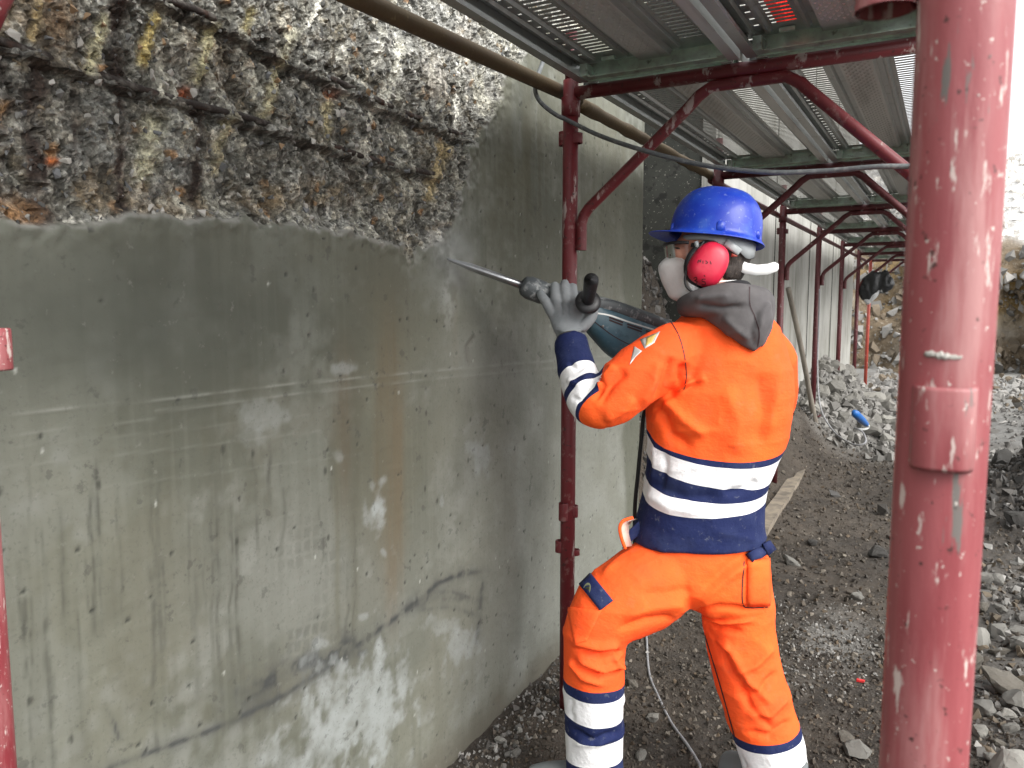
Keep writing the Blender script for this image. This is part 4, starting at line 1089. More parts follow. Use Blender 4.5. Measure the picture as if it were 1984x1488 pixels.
# ------------------------------------------------------------------ shovel, board, bag
def build_small():
    foot = ax(1590, 868, 2, .05); top = ax(1527, 558, 0, -1.19)
    root = thing('shovel', 'long handled shovel leaning on the far wall beside a red post', 'shovel', foot)
    dv = (foot - top) / np.linalg.norm(foot - top)
    obj('handle', MB().tube(spline([top, top * .66 + foot * .34 + np.array((.01, 0, -.01)), top * .3 + foot * .7, foot - dv * .05], 6), [.022] * 12 + [.025] * 7, 14).me(), 'wood_grey', root)
    side = np.cross(dv, (0, 1., 0)); side = np.array((.8, .55, .0)); side -= dv * (side @ dv); side /= np.linalg.norm(side); nrm = np.cross(side, dv)
    V, Fs = [], []
    nU, nV = 9, 9
    for j in range(nV):
        t = j / (nV - 1); w = .105 * (1 - .85 * max(0, t - .6) / .4 * max(0, t - .6) / .4)
        for i in range(nU):
            s = i / (nU - 1) * 2 - 1
            V.append(foot - dv * .06 + dv * .27 * t + side * w * s + nrm * (.03 * s * s - .015 * t))
    for j in range(nV - 1):
        for i in range(nU - 1): Fs.append((j * nU + i, j * nU + i + 1, (j + 1) * nU + i + 1, (j + 1) * nU + i))
    b = obj('blade', mesh_from('blade', V, Fs), 'steel_worn', root)
    s = b.modifiers.new('t', 'SOLIDIFY'); s.thickness = .003
    obj('socket', MB().tube([foot - dv * .16, foot - dv * .05, foot + dv * .03], [.023, .025, .016], 14).me(), 'steel_worn', root)
    # board lying along the walk
    a, b2 = ax(1478, 1022, 2, .03), ax(1578, 876, 2, .03)
    d = b2 - a; L = np.linalg.norm(d); d /= L; s = np.array((d[1], -d[0], 0)); R = np.stack([s, d, np.array((0, 0, 1.))], 1)
    mb = MB(); n = 14
    for k in range(n + 1):
        c = a + d * (L * 1.25 * k / n - L * .25); c[2] = float(gz(c[0], c[1])) * .3 + .035
        for sx, sz in ((-.045, -.02), (.045, -.02), (.045 + random.uniform(-.004, .004), .014), (-.045, .014)):
            mb.V.append(tuple(c + s * sx + np.array((0, 0, sz))))
    for k in range(n):
        for e in range(4): mb.F.append((k * 4 + e, k * 4 + (e + 1) % 4, (k + 1) * 4 + (e + 1) % 4, (k + 1) * 4 + e))
    mb.F += [(3, 2, 1, 0), (n * 4, n * 4 + 1, n * 4 + 2, n * 4 + 3)]
    tag(obj('timber_board', mb.me(smooth=False), 'board'), 'muddy timber board lying on the ground behind the worker toward the shovel', 'board')
    # black bag hanging on the far brace
    yb = 11.3
    root = thing('plastic_bag', 'black plastic bag hanging from the far scaffold bracing', 'bag', ax(1700, 590, 1, yb))
    mb = MB()
    def B(u, v, dy=0): return ax(u, v, 1, yb + dy)
    for pts in ([(1700, 528, 7), (1692, 545, 16), (1684, 565, 17), (1678, 582, 10)], [(1717, 522, 5), (1715, 540, 14), (1713, 555, 17), (1720, 565, 8)], [(1700, 528, 8), (1706, 545, 14), (1700, 556, 10)]):
        P = spline([B(u, v, .02) for u, v, r in pts], 5); r = np.interp(np.linspace(0, 1, len(P)), np.linspace(0, 1, len(pts)), [p[2] for p in pts]) * 11.0 / F_PX
        mb.tube(P, list(r), 16, True, .6, side=(0, 1, 0))
    me = remesh(mb, .016, 3)
    C = get_co(me); n = get_no(me)
    C = C + n * ((fbm(C[:, 0] * 14, C[:, 1] * 6, C[:, 2] * 5, o=3, seed=5) - .5) * .07)[:, None]; set_co(me, C)
    o = obj('bag_body', me, 'black_bag', root)
    mb = MB(); P = spline([B(1676, 585), B(1690, 573), B(1703, 560), B(1715, 562)], 5); mb.tube(P, [.05] * len(P), 12, True, .5, side=(0, 1, 0))
    me = remesh(mb, .016, 2); C = get_co(me); n = get_no(me)
    C = C + n * ((fbm(C[:, 0] * 14, C[:, 1] * 6, C[:, 2] * 9, o=3, seed=6) - .5) * .05)[:, None]; set_co(me, C)
    obj('bag_lining', me, 'pale_bag', root)
    obj('bag_tie', MB().tube(spline([B(1717, 524), B(1722, 500), B(1735, 495)], 5), .008, 8).me(), 'white_cable', root)
    # small red scrap on the path
    p = ax(1668, 1312, 2, .0); z = float(gz(p[0], p[1]))
    o = tag(obj('red_scrap', MB().box((p[0], p[1], z + .006), (.014, .006, .004)).me(smooth=False), 'tarp_red'), 'tiny red scrap lying on the gravel path', 'scrap')
build_small()

# ------------------------------------------------------------------ the worker
def px(d): return d / F_PX
def limb(mb, pts, n=20, depth=1., sub=5, side=None):
    """pts: (u, v, distance, radius in photo px); smooth tapered tube"""
    A = spline([np.array((u, v, d, r), float) for u, v, d, r in pts], sub)
    P = [at(a[0], a[1], a[2]) for a in A]; R = [max(a[3], 1) * a[2] / F_PX for a in A]
    mb.tube(P, R, n, True, depth, side=side)
def rings(mb, rows, n=32):
    """rows: (v, left u, right u, distance, half depth m): stacked ellipses"""
    V, Fs = [], []
    A = spline([np.array(r, float) for r in rows], 4)
    for v, l, r_, d, hd in A:
        c = at((l + r_) / 2, v, d); hw = (r_ - l) / 2 * d / F_PX
        ring_f = np.array((VW[0], VW[1], 0)); ring_f /= np.linalg.norm(ring_f)
        for k in range(n):
            w = 2 * math.pi * k / n
            cx, sx = math.cos(w), math.sin(w)
            e = 2 / 2.35
            V.append(c + VR * hw * math.copysign(abs(cx) ** e, cx) + ring_f * hd * math.copysign(abs(sx) ** e, sx))
    m = len(A)
    for i in range(m - 1):
        for k in range(n): Fs.append((i * n + k, (i + 1) * n + k, (i + 1) * n + (k + 1) % n, i * n + (k + 1) % n))
    Fs.append(tuple(range(n))); Fs.append(tuple(range((m - 1) * n, m * n))[::-1])
    mb.add(V, Fs)
def folds(me, lst, noise_amp=.004, seed=0, back=.4):
    C = get_co(me); N = get_no(me)
    u, v, d = to_photo(C)
    face = sstep(-.05, -.45, N @ VW)                       # seen side
    D = np.zeros(len(C))
    for pts, w, a in lst:
        q, t = seg_dist(u, v, pts)
        D += a * 2.1 * np.exp(-np.abs(q / (w * .80)) ** 1.6) * sstep(0, .18, t + .02) * sstep(1.02, .75, t) * face
    nz = fbm(C[:, 0] * 9, C[:, 1] * 9, C[:, 2] * 5, o=3, seed=seed) - .5
    rid = 1 - np.abs(fbm(C[:, 0] * 7 + 3, C[:, 1] * 7, C[:, 2] * 11, o=2, seed=seed + 9) - .5) * 4
    D += nz * noise_amp * 2.6 + np.clip(rid, 0, 1) ** 2 * noise_amp * 1.1
    set_co(me, C + N * D[:, None])
def hit(bvh, u, v):
    r = Vector(ray(u, v)).normalized()
    h = bvh.ray_cast(Vector(VC), r)
    return h[0], h[1]
def plane3(bvh, pts):
    P = [hit(bvh, *p)[0] for p in pts]
    if any(p is None for p in P):
        raise RuntimeError(f'no surface at {pts} {P}')
    n = (P[1] - P[0]).cross(P[2] - P[0]).normalized()
    if n.z < 0: n = -n
    return P[1], n
def split_bands(me, specs):
    """specs: list of (test(u,v,z,co) -> bool, [planes], [keys]); returns {key: mesh}; faces outside all go to 'main'"""
    bm = bmesh.new(); bm.from_mesh(me)
    def inreg(f, test):
        c = f.calc_center_median(); u, v, z = to_photo(np.array(c)); return test(u, v, c)
    for test, planes, keys in specs:
        for co, no in planes:
            fs = [f for f in bm.faces if inreg(f, test)]
            geom = list({e for f in fs for e in f.edges}) + list({v for f in fs for v in f.verts}) + fs
            bmesh.ops.bisect_plane(bm, geom=geom, plane_co=co, plane_no=no, dist=1e-5)
    groups = {}
    for f in bm.faces:
        key = 'main'
        for test, planes, keys in specs:
            if inreg(f, test):
                c = f.calc_center_median()
                n = sum(1 for co, no in planes if (c - co).dot(no) < 0)
                key = keys[n]; break
        groups.setdefault(key, []).append(f)
    out = {}
    nrm = {}
    for key, fs in groups.items():
        idx = {}; V = []; Fs = []
        for f in fs:
            t = []
            for v in f.verts:
                if v not in idx: idx[v] = len(V); V.append(v.co.copy())
                t.append(idx[v])
            Fs.append(t)
        out[key] = mesh_from(str(key), V, Fs)
    bm.free()
    return out
def patch(bvh, quad, n=(8, 8), off=.003, thick=.003, round_=0.):
    """slab lying on a surface; quad: 4 photo corners (tl, tr, br, bl)"""
    q = [np.array(p, float) for p in quad]; top, bot = [], []
    nu, nv = n
    for j in range(nv + 1):
        for i in range(nu + 1):
            s, t = i / nu, j / nv
            p = q[0] * (1 - s) * (1 - t) + q[1] * s * (1 - t) + q[2] * s * t + q[3] * (1 - s) * t
            h, no = hit(bvh, *p)
            if h is None: h, no = Vector(at(p[0], p[1], 2.12)), Vector(-VW)
            e = min(s, 1 - s, t, 1 - t)
            o = off + thick * (1 if e > .001 else .35)
            top.append(np.array(h + no * o)); bot.append(np.array(h - no * .002))
    V = top + bot; m = len(top); w = nu + 1; Fs = []
    for j in range(nv):
        for i in range(nu):
            a = j * w + i
            Fs.append((a, a + w, a + w + 1, a + 1)); Fs.append((m + a, m + a + 1, m + a + w + 1, m + a + w))
    edge = [i for i in range(w)] + [j * w + nu for j in range(1, nv + 1)] + [nv * w + i for i in range(nu - 1, -1, -1)] + [j * w for j in range(nv - 1, 0, -1)]
    for a, b in zip(edge, edge[1:] + edge[:1]): Fs.append((a, b, m + b, m + a))
    return mesh_from('patch', V, Fs)
def stroke(bvh, pts, w, off=.0012, k=6, prof=None):
    P = spline([np.array(p, float) for p in pts], k); V, Fs = [], []
    for i, p in enumerate(P):
        t = P[min(i + 1, len(P) - 1)] - P[max(i - 1, 0)]; t = t / (np.linalg.norm(t) + 1e-9); nn = np.array((-t[1], t[0]))
        ww = w * (prof(i / (len(P) - 1)) if prof else 1)
        for s in (-1, 1):
            h, no = hit(bvh, *(p + nn * ww * s))
            if h is None: h, no = (Vector(V[-1]) if V else Vector(at(p[0], p[1], 2.12))), Vector((0, 0, 0))
            V.append(tuple(h + no * off))
    for i in range(len(P) - 1): Fs.append((2 * i, 2 * i + 1, 2 * i + 3, 2 * i + 2))
    return mesh_from('stroke', V, Fs)

def build_worker():
    root = thing('person', 'worker in orange high visibility suit and blue helmet drilling the concrete wall', 'person', ((-.55, 2.1, 0)))
    # ---- head frame
    OC = at(1375, 500, 2.13); K = 2.13 / F_PX; T = math.radians(7)
    f0 = -VR * .998 + VW * .05; f0 /= np.linalg.norm(f0); u0 = VU - f0 * (VU @ f0); u0 /= np.linalg.norm(u0)
    HF = f0 * math.cos(T) + u0 * math.sin(T); HU = -f0 * math.sin(T) + u0 * math.cos(T); HS = np.cross(HU, HF)
    def H(f, u, s): return OC + HF * f + HU * u + HS * s
    def loc(u, v):
        dx, dy = (1375 - u) * K, (500 - v) * K
        return dx * math.cos(T) + dy * math.sin(T), -dx * math.sin(T) + dy * math.cos(T)
    def HP(u, v, s=0.): f, w = loc(u, v); return H(f, w, s)
    # ---- body: one continuous mesh (skin shows at face and nape)
    mb = MB()
    def E(u, v, s, a, b, c, n=24): mb.add(*ellipsoid(HP(u, v, s), (HF * a, HS * c, HU * b), n, 14))
    E(1385, 470, 0, .094, .088, .074); E(1352, 505, 0, .078, .085, .066); E(1335, 545, 0, .052, .045, .050)
    E(1308, 496, 0, .018, .026, .05); E(1293, 517, 0, .020, .018, .014); E(1300, 508, 0, .014, .028, .011); E(1309, 549, 0, .016, .012, .026)
    E(1308, 484, 0, .015, .010, .052)
    for s in (-1, 1): E(1376, 512, s * .074, .017, .030, .010)
    limb(mb, [(1372, 545, 2.13, 40), (1388, 585, 2.13, 42), (1400, 630, 2.13, 52)], sub=4)
    rings(mb, [(610, 1345, 1470, 2.13, .07), (660, 1300, 1500, 2.13, .10), (760, 1275, 1515, 2.13, .105), (900, 1275, 1485, 2.14, .10), (1000, 1255, 1465, 2.16, .10), (1100, 1260, 1475, 2.17, .105), (1150, 1290, 1470, 2.17, .09)], 24)
    limb(mb, [(1310, 690, 2.09, 42), (1240, 740, 2.05, 38), (1172, 782, 2.03, 32), (1128, 742, 2.09, 26), (1106, 665, 2.17, 15), (1100, 620, 2.208, 12)])
    limb(mb, [(1485, 680, 2.18, 42), (1500, 770, 2.26, 34), (1440, 765, 2.36, 28), (1390, 730, 2.42, 22), (1372, 715, 2.43, 20)])
    limb(mb, [(1310, 1120, 2.15, 58), (1195, 1180, 2.11, 52), (1150, 1235, 2.10, 42), (1151, 1340, 2.14, 38), (1152, 1510, 2.20, 28)])
    limb(mb, [(1425, 1120, 2.19, 52), (1432, 1200, 2.18, 48), (1450, 1310, 2.17, 40), (1480, 1420, 2.165, 36), (1505, 1540, 2.16, 28)])
    me = remesh(mb, .006, 5)
    body = obj('body', me, 'skin', root)
    for s in (-1, 1): obj('eye', mesh_from('eye', *ellipsoid(HP(1303, 497, s * .030), (HF * .012, HS * .012, HU * .011), 14, 8)), 'eye', body)
    for s in (-1, 1): obj('eyebrow', MB().tube([HP(1301, 486, s * .018), HP(1302, 484, s * .035), HP(1311, 487, s * .052)], [.003, .004, .002], 8).me(), 'hair', body)
    # hair at the back of the head
    mb = MB()
    mb.add(*ellipsoid(HP(1394, 482, 0), (HF * .090, HS * .077, HU * .090), 24, 14)); mb.add(*ellipsoid(HP(1408, 520, 0), (HF * .050, HS * .062, HU * .050), 20, 12))
    limb(mb, [(1407, 520, 2.08, 14), (1410, 540, 2.085, 9)], sub=3)
    obj('hair', remesh(mb, .006, 3), 'hair', body)

    # ---- jacket
    mb = MB()
    rings(mb, [(592, 1355, 1468, 2.13, .06), (612, 1322, 1488, 2.13, .085), (640, 1292, 1507, 2.13, .108), (690, 1272, 1524, 2.13, .125), (745, 1260, 1534, 2.13, .130), (800, 1254, 1530, 2.13, .130), (850, 1257, 1520, 2.135, .125),
               (900, 1255, 1500, 2.14, .122), (950, 1248, 1482, 2.15, .122), (1000, 1236, 1478, 2.16, .128), (1030, 1228, 1479, 2.165, .130), (1046, 1226, 1478, 2.165, .130)], 36)
    limb(mb, [(1335, 668, 2.10, 50), (1300, 688, 2.07, 60), (1258, 712, 2.05, 59), (1215, 745, 2.035, 56), (1180, 775, 2.03, 51), (1156, 785, 2.035, 45)], 24)
    limb(mb, [(1175, 792, 2.03, 40), (1150, 786, 2.035, 43), (1131, 758, 2.06, 42), (1120, 725, 2.10, 38), (1111, 690, 2.14, 34), (1106, 660, 2.17, 30)], 24)
    limb(mb, [(1470, 668, 2.16, 48), (1488, 700, 2.19, 52), (1497, 750, 2.24, 46), (1488, 785, 2.30, 44), (1440, 775, 2.36, 38), (1395, 735, 2.42, 30)], 24)
    jm = remesh(mb, .0052, 8)
    folds(jm, [([(1325, 700), (1318, 745), (1290, 775)], 11, -.010), ([(1345, 735), (1310, 760), (1275, 795)], 9, .009), ([(1262, 800), (1310, 762), (1365, 735)], 7, -.008), ([(1370, 732), (1340, 742), (1300, 765)], 9, .006),
               ([(1280, 790), (1300, 840), (1345, 870)], 12, -.007), ([(1290, 775), (1325, 815), (1375, 850)], 13, .006), ([(1275, 700), (1262, 740), (1235, 790)], 13, .006), ([(1300, 690), (1290, 730), (1265, 780)], 10, -.006),
               ([(1215, 720), (1185, 745), (1160, 790)], 9, -.006), ([(1195, 710), (1172, 730), (1155, 755)], 8, .007), ([(1160, 715), (1168, 745), (1150, 780)], 7, -.008), ([(1230, 770), (1200, 800), (1170, 815)], 12, .005),
               ([(1400, 740), (1430, 820), (1420, 890)], 28, .006), ([(1470, 720), (1480, 800), (1465, 880)], 22, -.006), ([(1510, 700), (1500, 780), (1485, 860)], 16, .005), ([(1340, 640), (1345, 700), (1335, 760)], 14, -.004),
               ([(1255, 935), (1330, 965), (1400, 960)], 14, -.005), ([(1240, 950), (1300, 985), (1380, 1000)], 12, .004), ([(1470, 930), (1440, 950), (1400, 955)], 10, -.006), ([(1265, 860), (1270, 900), (1258, 940)], 9, .005), ([(1285, 870), (1290, 910), (1275, 950)], 8, -.004),
               ([(1100, 700), (1120, 715), (1142, 700)], 6, -.004), ([(1095, 735), (1120, 745), (1148, 722)], 6, .004), ([(1105, 770), (1125, 775), (1145, 745)], 6, -.004)], .0038, 3)
    bj = bvh_of(jm)
    torso = [plane3(bj, p) for p in ([(1266, 852), (1370, 891), (1500, 887)], [(1266, 864), (1370, 903), (1498, 899)], [(1264, 906), (1360, 942), (1486, 942)], [(1258, 938), (1350, 972), (1470, 966)], [(1250, 966), (1345, 1004), (1468, 988)], [(1240, 1012), (1345, 1040), (1468, 1022)])]
    arm = [plane3(bj, p) for p in ([(1092, 716), (1115, 710), (1138, 695)], [(1098, 748), (1122, 742), (1146, 716)], [(1102, 762), (1127, 752), (1148, 726)], [(1115, 790), (1133, 770), (1146, 743)], [(1121, 799), (1138, 778), (1149, 750)])]
    def line_plane(p, q, axis):
        A, B = hit(bj, *p)[0], hit(bj, *q)[0]; l = (B - A).normalized(); a = Vector(axis).normalized(); n = (a - l * a.dot(l)).normalized()
        return A, n
    wrist_dir = at(1106, 660, 2.17) - at(1150, 786, 2.035)
    arm = [line_plane(p, q, wrist_dir) for p, q in (((1093, 716), (1136, 698)), ((1099, 750), (1142, 722)), ((1103, 764), (1144, 734)), ((1116, 792), (1146, 756)), ((1122, 800), (1150, 764)))]
    def up(pl, ref):                                        # make normals point to the wrist
        co, no = pl; return (co, no if no.dot(Vector(ref)) > 0 else -no)
    wrist_dir = at(1106, 660, 2.17) - at(1150, 786, 2.035)
    arm = [up(a, wrist_dir) for a in arm]
    EL, WR, SH = at(1152, 790, 2.035), at(1106, 660, 2.17), at(1300, 690, 2.07)
    def sdist(c, a, b):
        c = np.array(c); t = max(0, min(1, (c - a) @ (b - a) / ((b - a) @ (b - a)))); return np.linalg.norm(c - a - t * (b - a))
    in_arm = lambda u, v, c: u < 1170 and v < 825 and sdist(c, EL, WR) < sdist(c, EL + (SH - EL) * .12, SH) + .004
    in_torso = lambda u, v, c: v > 800 and u > 1215
    parts = split_bands(jm, [(in_torso, torso, ['main', 'n1', 't1', 'n2', 't2', 'n3', 'n4']), (in_arm, arm, ['a5', 'a4', 'a3', 'a2', 'a1', 'main'])])
    jacket = obj('jacket', parts['main'], 'orange', root)
    for k, nm, mt in (('n1', 'navy_band', 'navy'), ('t1', 'reflective_tape', 'tape'), ('n2', 'navy_band', 'navy'), ('t2', 'reflective_tape', 'tape'), ('n3', 'navy_band', 'navy'), ('n4', 'hem_band', 'navy'),
                      ('a5', 'cuff', 'navy'), ('a4', 'reflective_tape', 'tape'), ('a3', 'navy_band', 'navy'), ('a2', 'reflective_tape', 'tape'), ('a1', 'navy_band', 'navy')):
        if k in parts: obj(nm, parts[k], mt, jacket)
    for pts in ([(1296, 618), (1315, 650), (1326, 690), (1330, 730), (1325, 755)], [(1262, 1012), (1350, 1042), (1474, 1020)]):
        obj('seam', stroke(bj, pts, 1.0, .0008), 'navy' if pts[0][1] > 900 else 'marker', jacket)
    obj('sleeve_print', patch(bj, [(1240, 658), (1279, 642), (1268, 664), (1249, 676)], (6, 5), .0006, .0006), 'silver_patch', jacket)
    obj('sleeve_print', patch(bj, [(1253, 655), (1272, 647), (1263, 664), (1251, 671)], (4, 4), .0016, .0006), 'yellow_patch', jacket)
    obj('sleeve_print', patch(bj, [(1229, 671), (1244, 680), (1232, 691), (1220, 707)], (5, 5), .0006, .0006), 'silver_patch', jacket)

    # ---- trousers
    mb = MB()
    rings(mb, [(1000, 1254, 1460, 2.16, .108), (1040, 1242, 1468, 2.165, .118), (1085, 1230, 1486, 2.17, .130), (1125, 1262, 1488, 2.17, .125), (1162, 1318, 1485, 2.175, .105), (1176, 1345, 1470, 2.175, .08)], 32)
    limb(mb, [(1310, 1090, 2.15, 70), (1262, 1128, 2.14, 82), (1215, 1158, 2.12, 79), (1178, 1186, 2.105, 71), (1156, 1222, 2.10, 62), (1150, 1270, 2.11, 58), (1150, 1330, 2.13, 57), (1151, 1400, 2.16, 56), (1152, 1470, 2.185, 55), (1153, 1528, 2.20, 54)], 26)
    limb(mb, [(1422, 1090, 2.19, 66), (1425, 1150, 2.185, 68), (1434, 1220, 2.18, 66), (1446, 1290, 2.175, 65), (1466, 1360, 2.17, 64), (1487, 1430, 2.165, 62), (1504, 1490, 2.16, 61), (1516, 1550, 2.155, 60)], 26)
    tm = remesh(mb, .0052, 8)
    folds(tm, [([(1340, 1185), (1390, 1178), (1450, 1182), (1490, 1176)], 6, -.010), ([(1350, 1190), (1400, 1205), (1470, 1200)], 7, .008), ([(1345, 1182), (1390, 1215), (1445, 1225)], 6, -.009), ([(1350, 1200), (1385, 1240), (1420, 1262)], 7, .007),
               ([(1352, 1195), (1400, 1260), (1430, 1330)], 7, -.007), ([(1500, 1250), (1460, 1290), (1420, 1300)], 11, .006), ([(1510, 1300), (1470, 1340), (1425, 1345)], 9, -.006), ([(1525, 1345), (1490, 1385), (1445, 1380)], 11, .007), ([(1535, 1395), (1490, 1425), (1440, 1415)], 8, -.006), ([(1400, 1230), (1450, 1320), (1500, 1370)], 9, .006),
               ([(1425, 1300), (1455, 1370), (1505, 1420)], 8, -.006), ([(1205, 1262), (1165, 1272), (1110, 1255)], 6, -.010), ([(1200, 1248), (1160, 1254), (1105, 1240)], 8, .008), ([(1208, 1280), (1170, 1298), (1115, 1275)], 7, .008), ([(1200, 1300), (1160, 1310), (1105, 1275)], 6, -.007), ([(1100, 1275), (1130, 1310), (1175, 1328)], 7, .006),
               ([(1205, 1262), (1190, 1275), (1200, 1300)], 5, .007), ([(1330, 1170), (1270, 1175), (1200, 1195)], 12, .005), ([(1310, 1195), (1250, 1200), (1190, 1222)], 9, -.006), ([(1340, 1140), (1290, 1150), (1220, 1150)], 16, -.004), ([(1480, 1050), (1420, 1090), (1350, 1150)], 15, -.005), ([(1470, 1075), (1410, 1120), (1350, 1170)], 12, .005),
               ([(1225, 1045), (1200, 1080), (1165, 1120)], 10, .005), ([(1105, 1410), (1150, 1435), (1200, 1415)], 7, -.005), ([(1110, 1440), (1160, 1440), (1200, 1425)], 6, .004), ([(1110, 1350), (1105, 1380), (1115, 1395)], 5, -.004), ([(1425, 1450), (1440, 1480), (1445, 1490)], 6, -.006)], .0040, 17)
    bt = bvh_of(tm)
    shin = [plane3(bt, p) for p in ([(1100, 1326), (1150, 1343), (1202, 1335)], [(1101, 1346), (1150, 1364), (1202, 1353)], [(1103, 1391), (1150, 1412), (1200, 1402)], [(1104, 1428), (1150, 1446), (1200, 1434)], [(1105, 1479), (1150, 1490), (1200, 1478)])]
    shin2 = [plane3(bt, p) for p in ([(1428, 1430), (1480, 1445), (1536, 1432)], [(1432, 1447), (1484, 1462), (1540, 1448)], [(1446, 1505), (1497, 1520), (1552, 1505)], [(1455, 1540), (1500, 1552), (1555, 1540)])]
    parts = split_bands(tm, [(lambda u, v, c: u < 1260 and v > 1290, shin, ['main', 'ln1', 'lt1', 'ln2', 'lt2', 'ln3']), (lambda u, v, c: u > 1330 and v > 1390, shin2, ['main', 'rn1', 'rt1', 'rn2', 'rt2'])])
    tr = obj('trousers', parts['main'], 'orange', root)
    for k, m_ in parts.items():
        if k != 'main': obj('reflective_tape' if k[1] == 't' else 'navy_band', m_, 'tape' if k[1] == 't' else 'navy', tr)
    fl = obj('pocket_flap', patch(bt, [(1146, 1112), (1188, 1164), (1163, 1183), (1124, 1134)], (10, 6), .004, .005), 'navy', tr)
    fl['label'] = 'navy thigh pocket flap with an oval emblem'
    bf = bvh_of(fl.data)
    q = [(1137 + 8 * math.cos(a) * .8 - 5 * math.sin(a), 1143 + 13 * math.sin(a) + 4 * math.cos(a)) for a in np.linspace(0, 6.283, 17)]
    mbq = MB(); c, no = hit(bf, 1138, 1143); vs = [tuple(c + no * .0012)]
    for p in q[:-1]:
        h, n_ = hit(bf, *p); vs.append(tuple((h if h is not None else c) + (n_ if n_ is not None else no) * .0012))
    obj('emblem', mesh_from('emblem', vs, [(0, 1 + k, 1 + (k + 1) % 16) for k in range(16)]), 'olive_patch', tr)
    obj('emblem_letter', stroke(bf, [(1143, 1136), (1136, 1137), (1134, 1142), (1140, 1145), (1141, 1150), (1135, 1151)], 1.2, .002), 'navy', tr)
    obj('thigh_pocket', patch(bt, [(1100, 1176), (1166, 1182), (1136, 1243), (1114, 1248)], (10, 10), .002, .004), 'orange', tr)
    obj('side_pocket', patch(bt, [(1447, 1085), (1489, 1082), (1489, 1172), (1447, 1172)], (8, 12), .003, .007), 'orange', tr)
    obj('pocket_flap', patch(bt, [(1444, 1074), (1484, 1052), (1490, 1070), (1454, 1089)], (8, 5), .011, .006), 'navy', tr)
    # flap corner standing off the hip
    mb = MB(); mb.add([at(1476, 1054, 2.08), at(1489, 1047, 2.10), at(1501, 1064, 2.11), at(1486, 1076, 2.085)], [(0, 1, 2, 3)])
    o = obj('pocket_flap', mb.me(), 'navy', tr); s = o.modifiers.new('t', 'SOLIDIFY'); s.thickness = .006
    # hip pocket mouth
    obj('pocket_facing', patch(bt, [(1238, 1010), (1242, 1034), (1206, 1063), (1210, 1035)], (6, 8), .001, .0015), 'navy', tr)
    lip = [(1212, 1064, 2.07), (1204, 1042, 2.075), (1201, 1022, 2.08), (1208, 1009, 2.09), (1226, 1003, 2.10)]
    mb = MB(); P = spline([at(*p) for p in lip], 5); mb.tube(P, [.003, .004, .0045] + [.0045] * (len(P) - 3), 10); obj('pocket_lip', mb.me(), 'orange', tr)
    mb = MB(); V = []
    for (u, v, d) in [(1209, 1060, 2.085), (1203, 1038, 2.085), (1202, 1022, 2.09), (1208, 1012, 2.1), (1220, 1008, 2.11)]: V.append(at(u, v, d)); V.append(at(u + 16, v - 2, d + .03))
    mb.add(V, [(2 * k, 2 * k + 1, 2 * k + 3, 2 * k + 2) for k in range(4)]); o = obj('pocket_lining', mb.me(), 'pocket_lining', tr); s = o.modifiers.new('t', 'SOLIDIFY'); s.thickness = .003
    for pts in ([(1352, 1185), (1372, 1250), (1395, 1325), (1412, 1385), (1424, 1428)], [(1442, 1088), (1438, 1140), (1440, 1172), (1452, 1178), (1488, 1176)], [(1212, 1062), (1243, 1034)]):
        obj('seam', stroke(bt, pts, 1.1, .0012 if pts[0][0] < 1400 else .001), 'marker', tr)

    # ---- shoes
    for (u, v, d, du) in ((1150, 1532, 2.21, -1), (1508, 1553, 2.165, -.55)):
        c = at(u, v, d); z = float(gz(c[0], c[1])); fw = VR * du + VW * (.12 if du == -1 else .75); fw[2] = 0; fw /= np.linalg.norm(fw); sd = np.array((fw[1], -fw[0], 0))
        base = np.array((c[0], c[1], z + .012))
        def Q(a, b, h): return base + fw * a + sd * b + np.array((0, 0, h))
        mb = MB()
        mb.tube(spline([Q(-.075, 0, .05), Q(-.03, 0, .055), Q(.05, 0, .052), Q(.11, 0, .044), Q(.165, 0, .034), Q(.19, 0, .030)], 4), list(np.interp(np.linspace(0, 1, 21), [0, .15, .4, .65, .85, 1], [.036, .042, .046, .048, .042, .022])), 18)
        mb.tube([Q(-.03, 0, .05), Q(-.035, 0, .10), Q(-.035, 0, .15)], [.045, .043, .045], 18)
        me = remesh(mb, .006, 3); C = get_co(me); C[:, 2] = np.maximum(C[:, 2], base[2] + .012); set_co(me, C)
        sh = obj('work_shoe', me, 'boot', root)
        mb = MB(); n = 20; V = []
        for h in (0, .02):
            for k in range(n):
                a = 2 * math.pi * k / n; V.append(Q(.055 + .14 * math.cos(a), (.046 + .006 * math.cos(a)) * math.sin(a), h - .004))
        mb.add(V, [tuple(range(n))[::-1], tuple(range(n, 2 * n))] + [(k, (k + 1) % n, n + (k + 1) % n, n + k) for k in range(n)])
        obj('sole', mb.me(smooth=False), 'sole', sh)

    # ---- hood and collar
    mb = MB()
    limb(mb, [(1324, 594, 2.10, 18), (1356, 588, 2.04, 28), (1410, 580, 2.005, 33), (1460, 584, 2.02, 29), (1482, 586, 2.08, 20), (1478, 578, 2.17, 18)], 18)
    limb(mb, [(1352, 598, 2.06, 12), (1400, 608, 2.015, 30), (1440, 618, 1.995, 42), (1472, 612, 2.005, 26)], 20, .55, side=VW)
    limb(mb, [(1447, 600, 2.00, 48), (1456, 630, 1.99, 41), (1463, 655, 1.99, 24), (1466, 676, 2.0, 8)], 20, .5, side=VW)
    limb(mb, [(1410, 566, 2.03, 16), (1450, 568, 2.02, 18), (1488, 577, 2.04, 13)], 16)
    limb(mb, [(1490, 578, 2.04, 11), (1491, 605, 2.03, 10), (1485, 640, 2.015, 9), (1472, 670, 2.005, 9)], 14)
